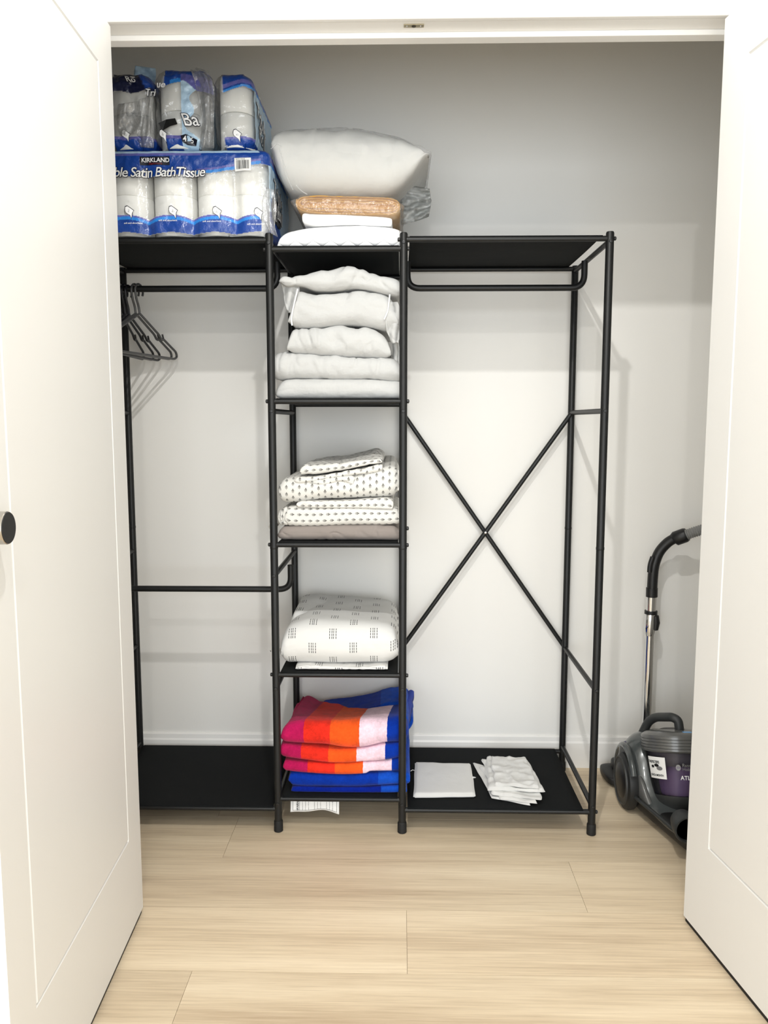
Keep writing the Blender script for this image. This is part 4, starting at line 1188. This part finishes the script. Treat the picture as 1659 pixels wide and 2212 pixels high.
# --- big pack lying on the left top shelf
ST = Z_TOP + RR + .0016
YP = 2.185
bx1 = P(583, 430, YP).x; pitch = .1225
bz1 = P(450, 327, YP + .02).z
seams = [P(a, 430, YP).x for a in (508, 414, 318)]; seams.append(seams[-1] - .122)
bx0 = seams[-1] - .100
def px_of(x): return 583 + (x - bx1) * 782.0            # front column of the photo, for the print layout
def print_big(tg, x, y, v):
    if tg == 'T': return solid(INK_PALE) if y > YP + .03 else solid(INK_BLUE)
    if tg in 'BL': return CLEAR if tg == 'L' else solid(INK_PALE)
    if tg == 'C':
        if v > .82: return solid(INK_BLUE)
        return CLEAR if y < YP + .010 else (solid(INK_PALE) if v > .30 else solid(INK_BLUE))
    if tg == 'R':
        t = (y - YP) / .37
        wv = .47 - .40 * t + .05 * math.sin(t * 9)
        if v > .93: return solid(INK_BLUE)
        if v > .87: return solid(INK_PURP)
        if v > .83: return solid(INK_CYAN)
        if v < wv - .05: return solid(INK_BLUE)
        if v < wv: return solid(INK_CYAN)
        return solid(INK_PALE)
    px = px_of(x)
    if v > .955: return solid(INK_PALE)
    if v > .925: return solid(INK_PURP if px < 440 else INK_BLUE)
    edge = .700 + .12 * sm(400, 575, px) + .012 * math.sin(px * .035)
    if v > edge + .06: return solid(INK_BLUE)
    if v > edge + .035: return solid(INK_PURP if px > 430 else INK_BLUE)
    if v > edge: return solid(INK_CYAN if px > 430 else INK_BLUE)
    # lower band, bowed over each roll
    ph = min(abs(x - (sx + .0613)) for sx in seams) / .061
    lo = .255 - .055 * min(1, ph) ** 2
    if v < .058 - .03 * min(1, ph): return CLEAR
    if v < lo - .055: return (INK_BLUE[0], INK_BLUE[1], INK_BLUE[2], .93)
    if v < lo - .02: return solid(INK_CYAN)
    if v < lo: return solid(INK_PURP)
    return CLEAR
big = Pack('toilet_paper_pack', 'large blue and clear wrapped toilet paper pack resting on the left shelf', bx0, bx1, YP, 2.56, ST + .0005, bz1, seams + [seams[0] + .123], print_big, seed=2, rc=.022, wr=.0022)
hR = (bz1 - ST - .012) / 2; rR = .0585
cols_x = [sx + .0613 for sx in seams] 
for i, cx in enumerate(cols_x):
    for j in range(3):
        if j > 0 and i > 0: pass
        for k in range(2):
            roll((min(cx, bx1 - rR - .004), YP + .0085 + rR + j * .1215, ST + .004 + k * (hR + .0003)), rR, hR, big.root)
Lh = lambda px, py: (P(px, py, YP).x, P(px, py, YP).z)
xa, za = Lh(303, 357); xb, zb_ = Lh(366, 338)
front_rect(big, 'brand_panel', xa, xb, za, zb_, M['ink_dark'], .0014)
front_text(big, 'brand_text', 'KIRKLAND', .0158, *Lh(306, 351), M['ink_white'], .0030, spacing=.98, offset=.0002)
x_, z_ = Lh(312, 355.5); front_text(big, 'brand_text', 'Signature', .0058, x_ + .012, z_, M['ink_red'], .0030, shear=.3, spacing=1.6)
xr, zr = Lh(443, 381)
for nm, m_, of, d in (('title_outline', M['ink_dark'], .0017, .0018), ('title', M['ink_white'], .0003, .0028)):
    front_text(big, nm, 'Double Satin BathTissue', .0345, xr, zr, m_, d, shear=.22, offset=of, align='RIGHT', spacing=.90)
# bar code sticker
xa, za = Lh(507, 369); xb, zb_ = Lh(542, 341)
front_rect(big, 'barcode_label', xa, xb, za, zb_, M['paper'], .0018)
rr = random.Random(9); x = xa + .005
V, Fc = [], []
while x < xb - .006:
    wd = rr.choice((.0007, .0012, .0018)); b = len(V)
    V += [big.front(a, c, .0028) for a, c in ((x, za + .005), (x + wd, za + .005), (x + wd, zb_ - .006), (x, zb_ - .006))]; Fc.append((b, b + 1, b + 2, b + 3)); x += wd + rr.choice((.0008, .0012, .0016))
mesh_obj('barcode_bars', V, Fc, M['ink_black'], big.root, False)
front_text(big, 'barcode_text', 'BATH TISSUE', .0042, xa + .004, zb_ - .0046, M['ink_black'], .0028)
for px, py in ((279, 462), (374, 462), (469, 463), (559, 466)):
    roll_icon(big, *Lh(px, py))
for px, py in ((268, 484), (343, 478), (438, 480), (534, 486)):
    front_text(big, 'small_print', 'soft and absorbent', .0066, *Lh(px, py), M['ink_white'], .0020)
# side panel: name and roll count
for nm, m_, of, d in (('title_outline', M['ink_dark'], .0024, .0016), ('title', M['ink_white'], .0004, .0026)):
    side_text(big, nm, 'Triple', .062, YP + .055, ST + .128, m_, d, R(-6), shear=.2, offset=of)
    side_text(big, nm, 'Roll', .055, YP + .115, ST + .080, m_, d, R(-6), shear=.2, offset=of)
def badge(pk, y, z, wd, ht, parts):
    n = 24; V = []
    for k in range(n):
        a = 2 * math.pi * k / n; c, s_ = math.cos(a), math.sin(a)
        V.append(pk.side(y + wd / 2 * math.copysign(abs(c) ** .5, c), z + ht / 2 * math.copysign(abs(s_) ** .5, s_), .0018))
    mesh_obj('count_badge', V, [tuple(range(n))], M['ink_dark'], pk.root, False)
    for b, sz, yy, zz in parts: side_text(pk, 'count_text', b, sz, yy, zz, M['ink_white'], .0028, offset=.0005)
badge(big, YP + .105, ST + .085, .150, .066, (('40', .046, YP + .048, ST + .076), ('ROLLS', .017, YP + .046, ST + .060), ('|', .06, YP + .103, ST + .066), ('200', .040, YP + .118, ST + .076)))

# --- opened packs standing on the big one: three wrapped columns of rolls
TZ = bz1 + .006
def column(name, label, pxl, pxr, ytop, Yf, depth, print_fn, seed, lean=0.0, rcx=None, rolls=True, wr=.003, dip=0.0, rc=.03):
    x0, x1 = P(pxl, 300, Yf).x, P(pxr, 300, Yf).x
    z1 = P((pxl + pxr) / 2, ytop, Yf + .02).z
    pk = Pack(name, label, x0, x1, Yf, Yf + depth, TZ, z1, [], print_fn, rc=rc, rz=.035, wr=wr, seed=seed, lean=lean, topbulge=.010, dip=dip)
    h = (z1 - TZ - .016) / 2; r = min(.056, (x1 - x0) / 2 - .007)
    if rolls:
        for j in range(2):
            for k in range(2): roll((P(rcx, 300, Yf).x if rcx else (x0 + x1) / 2, Yf + .008 + r + j * (2 * r + .004), TZ + .004 + k * (h + .002)), r, h, pk.root)
    return pk, x0, x1, z1
def print_right(tg, x, y, v):
    if tg == 'T': return solid(INK_BLUE)
    if tg in 'BL': return CLEAR if tg == 'L' else solid(INK_PALE)
    if tg == 'R' or (tg == 'C' and y > 2.225):
        if v > .90: return solid(INK_BLUE)
        if v > .80: return solid(INK_PURP if v > .84 else INK_CYAN)
        if v < .10: return solid(INK_BLUE)
        return solid(INK_PALE)
    u = (px_of(x) - 470) / 110
    e2 = .70 + .10 * sm(0, .6, u) - .05 * sm(.6, 1, u)
    if v > e2 + .10: return solid(INK_BLUE)
    if v > e2 + .05: return solid(INK_PURP)
    if v > e2: return solid(INK_CYAN if v < e2 + .03 else INK_BLUE)
    lo = .155 - .05 * abs(u - .5)
    if v < lo - .03: return solid(INK_BLUE)
    if v < lo: return solid(INK_PURP)
    return CLEAR
pr, rx0, rx1, rz1 = column('toilet_paper_pack', 'blue topped toilet paper pack standing upright beside the pillow', 463, 549, 160, 2.195, .34, print_right, 5, -.02)
L2 = lambda px, py: (P(px, py, 2.195).x, P(px, py, 2.195).z)
roll_icon(pr, *L2(513, 296), .95)
front_text(pr, 'small_print', 'soft and absorbent', .0066, *L2(483, 315), M['ink_white'], .002)
for nm, m_, of, d in (('title_outline', M['ink_dark'], .0022, .0016), ('title', M['ink_white'], .0004, .0026)):
    side_text(pr, nm, 'Triple', .058, 2.235, TZ + .098, m_, d, R(-8), shear=.2, offset=of)
    side_text(pr, nm, 'Roll', .056, 2.265, TZ + .050, m_, d, R(-8), shear=.2, offset=of)

def print_mid(tg, x, y, v):
    if tg == 'T': return solid(INK_BLUE)
    if tg == 'R': return (INK_PALE[0] * .5, INK_PALE[1] * .5, INK_PALE[2] * .5, .35)
    if tg in 'BL': return CLEAR if tg == 'L' else solid(INK_PALE)
    px = px_of(x)
    if px < 398:
        e2 = .76 + .06 * sm(350, 395, px)
        if v > e2 + .05: return solid(INK_BLUE)
        if v > e2: return solid(INK_CYAN if px > 375 else INK_BLUE)
        if v < .13: return solid(INK_BLUE)
        if v < .17: return solid(INK_PURP)
        return CLEAR
    if v > .93 - .05 * sm(400, 440, px): return solid(INK_BLUE)
    if v > .84 - .14 * sm(400, 440, px): return solid(INK_PURP)
    fade = 436 - 22 * math.sin(v * 4.2) + 10 * math.sin(v * 17)
    if px > fade: return (.75, .78, .80, .10)
    return solid(INK_PALE)
pm, mx0, mx1, mz1 = column('toilet_paper_pack', 'torn toilet paper pack in the middle with black tape across the roll', 334, 458, 152, 2.200, .34, print_mid, 7, 0.0, 382, wr=.0045)
L3 = lambda px, py: (P(px, py, 2.2).x, P(px, py, 2.2).z)
roll_icon(pm, *L3(352, 296), .95)
front_text(pm, 'title', 'ue', .024, *L3(338, 190), M['ink_white'], .003, shear=.22, offset=.0004)
tp = [L3(*q) for q in ((345, 268), (358, 258), (380, 257), (384, 269), (368, 273), (352, 283))]
front_poly(pm, 'black_tape', tp, M['tape_black'], .0035)
for nm, m_, of, d in (('title_outline', M['ink_dark'], .0022, .003), ('title', M['ink_white'], .0003, .0042)):
    front_text(pm, nm, 'Ba', .045, *L3(398, 272), m_, d, shear=-.35, offset=of)
    front_text(pm, nm, '4', .020, *L3(396, 306), m_ if nm == 'title' else M['ink_dark'], d, offset=of)
front_poly(pm, 'count_badge', [L3(*q) for q in ((390, 293), (402, 290), (426, 303), (422, 314), (404, 312), (394, 306))], M['ink_dark'], .0022)
front_text(pm, 'count_text', '5', .018, *L3(412, 309), M['ink_white'], .0042)

def print_left(tg, x, y, v):
    q = noise.noise(Vector((x * 18, v * 4, 3.3)))
    if tg == 'T': return solid(INK_BLUE) if q > -.1 else solid(INK_PALE)
    if tg in 'BL': return CLEAR
    if v < .13 + .02 * q: return solid(INK_BLUE)
    if v < .165 + .02 * q: return solid(INK_PURP)
    if v > .80 + .14 * q: return solid(INK_BLUE) if q > -.25 else solid(lin(20, 26, 60))
    if v > .70 + .22 * q and q > .0: return solid(lin(30, 40, 90))
    return (.8, .8, .8, .12)
pl, lx0, lx1, lz1 = column('toilet_paper_pack', 'opened toilet paper pack in crumpled clear film next to the left door', 222, 330, 160, 2.205, .34, print_left, 11, 0.0, wr=.0065)
L4 = lambda px, py: (P(px, py, 2.205).x, P(px, py, 2.205).z)
roll_icon(pl, *L4(272, 297), .95)
for nm, m_, of, d in (('title_outline', M['ink_dark'], .002, .003), ('title', M['ink_white'], .0003, .0042)):
    front_text(pl, nm, 'Tri', .024, *L4(314, 208), m_, d, shear=.1, offset=of)
    front_text(pl, nm, 'Ro', .022, *L4(275, 178), m_, d, shear=-.5, offset=of)
# crumpled film flap and pale blue tag standing up from the torn top
def flap(pts_l, pts_r, Y, m, parent, nm, amp=.008, seed=1, cols=None):
    V, Fc, K = [], [], 16
    N = 16
    C = []
    for i in range(N + 1):
        t = i / N
        a = (interp([(k / (len(pts_l) - 1), p[0]) for k, p in enumerate(pts_l)], t), interp([(k / (len(pts_l) - 1), p[1]) for k, p in enumerate(pts_l)], t))
        b = (interp([(k / (len(pts_r) - 1), p[0]) for k, p in enumerate(pts_r)], t), interp([(k / (len(pts_r) - 1), p[1]) for k, p in enumerate(pts_r)], t))
        for k in range(K + 1):
            s = k / K
            V.append(P(a[0] + (b[0] - a[0]) * s, a[1] + (b[1] - a[1]) * s, Y + amp * noise.noise(Vector((s * 5, t * 5, seed))) + amp * .8 * math.sin(s * 7 + seed + t * 3)))
            C.append(cols if cols else (1, 1, 1, 1))
    for i in range(N):
        for k in range(K): Fc.append((i * (K + 1) + k, (i + 1) * (K + 1) + k, (i + 1) * (K + 1) + k + 1, i * (K + 1) + k + 1))
    o = mesh_obj(nm, V, Fc, m, parent, True, None, C)
    so = o.modifiers.new('thick', 'SOLIDIFY'); so.thickness = .0008
    return o
flap([(296, 190), (290, 165), (292, 142)], [(333, 186), (337, 165), (336, 148)], 2.30, M['film_print'], pl.root, 'torn_flap', .006, 2, solid(INK_PALE))
flap([(300, 215), (303, 250), (296, 285), (304, 318)], [(332, 205), (330, 250), (334, 290), (331, 320)], 2.198, M['film_clear'], pl.root, 'loose_film', .010, 5)
flap([(255, 225), (252, 260), (262, 290)], [(300, 218), (304, 255), (298, 290)], 2.197, M['film_clear'], pl.root, 'loose_film', .012, 8)
flap([(412, 150), (420, 175), (428, 210), (436, 260), (430, 318)], [(448, 158), (462, 180), (464, 220), (462, 270), (462, 320)], 2.192, M['film_clear'], pm.root, 'loose_film', .010, 6)
flap([(416, 160), (420, 150), (424, 146)], [(440, 172), (448, 160), (452, 154)], 2.28, M['film_clear'], pm.root, 'torn_flap', .006, 3)
flap([(586, 505), (572, 480), (566, 440), (574, 405)], [(600, 512), (594, 486), (598, 450), (592, 410)], 2.178, M['film_clear'], big.root, 'loose_film', .004, 9)

# ------------------------------------------------------------------ vacuum cleaner
VX, VY = 0.835, 2.28
vac = empty('vacuum_cleaner', (VX, VY, 0), 'dark grey bagless vacuum cleaner with chrome wand and ribbed hose beside the rack', 'vacuum cleaner')
def loft_y(name, secs, m, n=40, p=2.6, parent=vac):
    V, Fc = [], []
    for (y, cx, hw, zb, zt) in secs:
        cz, hz = (zb + zt) / 2, (zt - zb) / 2
        for k in range(n):
            a = 2 * math.pi * k / n; c, s_ = math.cos(a), math.sin(a)
            V.append((cx + hw * math.copysign(abs(c) ** (2 / p), c), y, cz + hz * math.copysign(abs(s_) ** (2 / p), s_)))
    for i in range(len(secs) - 1):
        for k in range(n):
            k2 = (k + 1) % n; Fc.append((i * n + k, (i + 1) * n + k, (i + 1) * n + k2, i * n + k2))
    Fc.append(tuple(range(n))); Fc.append(tuple((len(secs) - 1) * n + k for k in range(n - 1, -1, -1)))
    o = mesh_obj(name, V, Fc, m, parent)
    sb = o.modifiers.new('sub', 'SUBSURF'); sb.levels = 1; sb.render_levels = 2
    return o
wc = Vector((0.690, 2.365, 0.084))
loft_y('body', [(2.500, VX, .06, .06, .15), (2.490, VX, .09, .045, .19), (2.45, VX, .120, .04, .222), (2.40, VX, .138, .04, .236), (2.36, VX, .138, .042, .226),
                (2.32, VX, .128, .045, .185), (2.27, VX, .108, .044, .090), (2.20, VX, .090, .040, .060), (2.12, VX, .070, .040, .060), (2.065, VX, .055, .047, .070), (2.055, VX, .045, .05, .066)], M['vac_grey'])
loft_y('chassis', [(2.47, VX, .10, .022, .06), (2.46, VX, .12, .018, .07), (2.36, VX, .126, .016, .072), (2.26, VX, .108, .016, .066), (2.16, VX, .076, .016, .064), (2.06, VX, .052, .018, .066), (2.05, VX, .04, .022, .06)], M['vac_black'], p=4)
# big side wheels
for s in (-1, 1):
    cx = VX + s * (VX - wc.x)
    wl_ = lathe('wheel', [(.0001, .0), (.070, .0), (.085, .006), (.088, .016), (.086, .030), (.070, .036), (.0001, .036)] if s > 0 else
          [(.0001, .036), (.070, .036), (.086, .030), (.088, .016), (.085, .006), (.070, .0), (.0001, .0)], (cx - (0 if s > 0 else .0), wc.y, wc.z), M['vac_wheel'], vac, 44, 'X')
    if s < 0:
        lathe('wheel_cap', [(.0001, -.006), (.030, -.006), (.052, -.002), (.056, .002)], (cx, wc.y, wc.z), M['vac_black'], wl_, 36, 'X')
        lathe('wheel_ring', [(.068, -.0005), (.070, -.003), (.072, -.003), (.074, .002)], (cx, wc.y, wc.z), M['vac_dark'], wl_, 44, 'X')
# arch over the wheel
arch = []
for k in range(15):
    a = R(-10 + 165 * k / 14); arch.append((wc.x + .014, wc.y + .095 * math.cos(a), wc.z + .01 + .097 * math.sin(a)))
tube('wheel_arch', arch, .010, M['vac_grey'], vac, 12)
# side vent panel and trim line
tube('trim_line', [(wc.x + .016, 2.30, .070), (VX - .109, 2.24, .066), (VX - .082, 2.16, .062), (VX - .058, 2.07, .060)], .006, M['vac_dark'], vac, 10)
loft_y('side_panel', [(2.335, VX - .104, .008, .08, .10), (2.325, VX - .108, .012, .066, .135), (2.29, VX - .104, .012, .058, .128), (2.25, VX - .096, .010, .056, .085), (2.235, VX - .090, .006, .058, .07)], M['vac_lid'])
# power button on top of the rear hump
pb = P(1358, 1612, 2.40)
lathe('button_base', [(.030, -.03), (.028, .0), (.024, .003)], pb, M['vac_lid'], vac, 28)
lathe('power_button', [(.0225, .002), (.022, .008), (.016, .0115), (.0001, .012)], pb, M['vac_blue'], vac, 28)
# dust canister: clear bin round a purple filter, ribbed lid
before = set(vac.children)
cc = Vector((0.842, 2.262, 0))
rt, rb_ = .097, .080
z_b, z_t = .076, .218
lathe('dust_bin', [(rb_ - .02, z_b - .022), (rb_ - .004, z_b - .006), (rb_, z_b + .012), (rt, z_t)], cc, M['smoked'], vac, 56)
lathe('bin_base', [(.045, z_b - .030), (rb_ - .018, z_b - .024), (rb_ - .003, z_b - .006), (rb_ + .001, z_b + .014), (rb_ - .004, z_b + .014), (.02, z_b + .010)], cc, M['vac_dark'], vac, 56)
lathe('filter', [(.060, z_b + .012), (.060, z_b + .100), (.072, z_b + .102), (.078, z_t - .045)], cc, M['vac_purple'], vac, 40)
lathe('cyclone', [(.078, z_t - .045), (.086, z_t - .030), (.086, z_t - .004)], cc, M['vac_inner'], vac, 40)
lid = [(rt - .002, z_t - .006), (rt + .004, z_t - .004)]
z = z_t
for k in range(5):
    lid += [(rt + .007, z), (rt + .007, z + .0055), (rt + .0045, z + .0068), (rt + .0045, z + .0082)]; z += .0086
lid += [(rt + .002, z + .002), (rt - .008, z + .008), (rt - .045, z + .013), (.02, z + .015), (.0001, z + .015)]
lidz = z
lathe('lid', lid, cc, M['vac_lid'], vac, 56)
box('lid_button', cc.x - .005, cc.x + .022, cc.y - .075, cc.y - .055, lidz + .006, lidz + .0125, M['vac_led'], vac, .003)
loft_y('lid_crest', [(2.33, cc.x, .03, lidz, lidz + .014), (2.31, cc.x, .040, lidz, lidz + .018), (2.26, cc.x, .040, lidz, lidz + .017), (2.23, cc.x, .03, lidz + .002, lidz + .012)], M['vac_black'])
tube('bin_catch', fillet([(cc.x + .028, cc.y - rt - .004, z_t + .018), (cc.x + .030, cc.y - rt - .010, z_t - .006), (cc.x + .036, cc.y - rt - .006, z_t - .030), (cc.x + .042, cc.y - rt + .001, z_t - .036)], .012, 4), .0045, M['vac_lid'], vac, 10, flat=.6)
def cyl(a, z, off=.0016):                           # point on the bin's skin, angle from straight ahead
    t = (z - z_b) / (z_t - z_b); r = rb_ + (rt - rb_) * t + off
    return Vector((cc.x + r * math.sin(a), cc.y - r * math.cos(a), z))
def cyl_text(body, size, a0, z, m, nm, off=.0022, **kw):
    return text(nm, body, size, lambda tx, ty: cyl(a0 + tx / .1, z + ty, off), m, vac, **kw)
# sticker
a0, a1 = R(-80), R(-41); zs0, zs1 = .137, .199
V, Fc = [], []
for i in range(13):
    for k in range(2): V.append(cyl(a0 + (a1 - a0) * i / 12, zs0 if k == 0 else zs1))
Fc = [(2 * i, 2 * i + 2, 2 * i + 3, 2 * i + 1) for i in range(12)]
st = mesh_obj('sticker', V, Fc, M['paper'], vac)
cyl_text('THE FILTERS', .0105, a0 + .02, zs1 - .018, M['ink_black'], 'sticker_text', .0026, spacing=.78, offset=.0002)
cyl_text('ONCE A MONTH', .0082, a0 + .05, zs0 + .007, M['ink_black'], 'sticker_text', .0026, spacing=.78, offset=.0002)
for (da, dz, sa, sz) in ((.36, .038, .09, .0045), (.46, .030, .11, .006), (.20, .034, .06, .004)):
    V = [cyl(a0 + da + sa * math.cos(2 * math.pi * k / 14), zs0 + dz + sz * math.sin(2 * math.pi * k / 14), .0026) for k in range(14)]
    mesh_obj('sticker_drawing', V, [tuple(range(14))], M['ink_grey' if sz == .006 else 'ink_black'], vac, False)
# maker's name on the bin
V = [cyl(R(-19.0) + .075 * math.cos(2 * math.pi * k / 24), .173 + .0085 * math.sin(2 * math.pi * k / 24), .0020) for k in range(24)]
mesh_obj('emblem', V, [tuple(range(24))], M['hose'], vac, False)
cyl_text('RH', .009, R(-19.0) - .055, .170, M['vac_purple'], 'emblem_text', .0028)
cyl_text('Russell', .0135, R(-12.5), .1755, M['hose'], 'maker_text')
cyl_text('Hobbs', .0135, R(-12.5), .1645, M['hose'], 'maker_text')
cyl_text('ATLAS', .0165, R(-16.0), .139, M['ink_white'], 'model_text', spacing=1.05, offset=.0003)
# the bin leans back in its cradle
pv = Vector((cc.x, cc.y, .06)) - Vector(vac.location)
MT = Matrix.Translation(pv) @ Matrix.Rotation(R(-18), 4, 'X') @ Matrix.Translation(-pv)
for o in [c for c in vac.children if c not in before]: o.data.transform(MT)
# carrying handle
hp = [P(1379, 1612, 2.43), P(1387, 1585, 2.43), P(1401, 1558, 2.42), P(1416, 1549, 2.40), P(1452, 1549, 2.33), P(1465, 1556, 2.32), P(1469, 1585, 2.31)]
tube('carry_handle', fillet(hp, .02, 5), .0135, M['vac_dark'], vac, 16)
# hose socket at the front
sk = P(1487, 1792, 2.035)
lathe('hose_socket', [(.030, .06), (.036, .035), (.0385, .004), (.037, .0), (.033, .0), (.031, .006), (.030, .05)], (sk.x, 2.03, sk.z), M['vac_dark'], vac, 40, 'Y')
lathe('socket_opening', [(.0312, .008), (.0001, .008)], (sk.x, 2.03, sk.z), M['vac_black'], vac, 40, 'Y')
lathe('front_castor', [(.0001, -.010), (.018, -.010), (.020, -.006), (.020, .006), (.018, .010), (.0001, .010)], (VX, 2.14, .020), M['vac_black'], vac, 24, 'X')
# wand standing behind, with grip, hose and floor head
WY = 2.56
wp = lambda px, py, Y=WY: P(px, py, Y)
wand = tube('wand', [wp(1392, 1640), wp(1397.5, 1540), wp(1404, 1365)], .0148, M['chrome'], vac, 24)
tube('wand_sleeve', [wp(1403, 1372), wp(1403.4, 1362), wp(1406, 1325), wp(1406.2, 1322)], [.0158, .0195, .0195, .0175], M['chrome'], wand, 24)
tube('wand_collar', [wp(1406, 1326), wp(1406.3, 1319)], .0205, M['vac_black'], wand, 24)
a, b = wp(1416, 1330, WY - .012), wp(1415, 1360, WY - .012)
tube('release_button', [a + Vector((0, 0, .004)), a, (a + b) / 2 + Vector((.003, 0, 0)), b, b - Vector((0, 0, .003))], [.004, .0105, .012, .010, .004], M['vac_black'], wand, 14)
tube('wand', [wp(1406.2, 1322), wp(1407.5, 1290), wp(1407.8, 1284)], [.016, .0170, .0170], M['chrome'], vac, 24)
grip = tube('grip', fillet([wp(1408, 1287), wp(1409.5, 1255), wp(1412, 1222), wp(1424, 1190), wp(1446, 1168, 2.55), wp(1468, 1159, 2.535)], .06, 6), .0165, M['vac_black'], vac, 20)
tube('grip_collar', [wp(1407.8, 1289), wp(1408.3, 1270)], .0185, M['vac_black'], grip, 20)
tube('grip_trigger', fillet([wp(1403, 1236, WY - .01), wp(1404, 1220, WY - .01), wp(1410, 1203, WY - .01)], .02, 4), .008, M['vac_black'], grip, 12)
tube('hose_cuff', [wp(1455, 1166, 2.545), wp(1459, 1163.5, 2.543), wp(1480, 1156, 2.53), wp(1484, 1154.5, 2.527)], [.019, .0235, .0235, .021], M['vac_black'], vac, 22)
hpath = fillet([wp(1478, 1157, 2.532), wp(1500, 1149, 2.515), wp(1530, 1140, 2.49), wp(1580, 1150, 2.43), wp(1620, 1230, 2.36), wp(1628, 1400, 2.30), wp(1620, 1600, 2.26), (VX + .16, 2.20, .12), (VX + .10, 2.12, .075), (VX + .06, 2.06, .06)], .12, 14)
def resample(pts, d):
    out = [pts[0].copy()]; acc = 0
    for i in range(1, len(pts)):
        a, b = pts[i - 1], pts[i]; L = (b - a).length
        if L < 1e-9: continue
        t = d - acc
        while t <= L: out.append(a + (b - a) * (t / L)); t += d
        acc = L - (t - d)
    return out
hpts = resample(hpath, .0018)
tube('hose', hpts, [.0158 + .0016 * math.sin(i * 2 * math.pi / 4) for i in range(len(hpts))], M['hose'], vac, 16)
# floor head
fh0, fh1 = P(1287, 1668, 2.50).x, 0.93
fhx = PZ(1290, 1668, 0).x
fh = loft_y('floor_head', [(2.475, .80, .095, .006, .030), (2.485, .80, .118, .004, .038), (2.56, .80, .122, .004, .044), (2.595, .80, .118, .004, .040), (2.60, .80, .10, .008, .030)], M['vac_black'], p=5)
loft_y('head_hinge', [(2.52, .745, .022, .036, .060), (2.53, .745, .034, .030, .068), (2.57, .745, .034, .030, .070), (2.585, .745, .022, .034, .062)], M['vac_black'], p=5)
tube('head_neck', [(VX - .02, 2.55, .035), wp(1391.5, 1650)], [.022, .019], M['vac_black'], vac, 20)
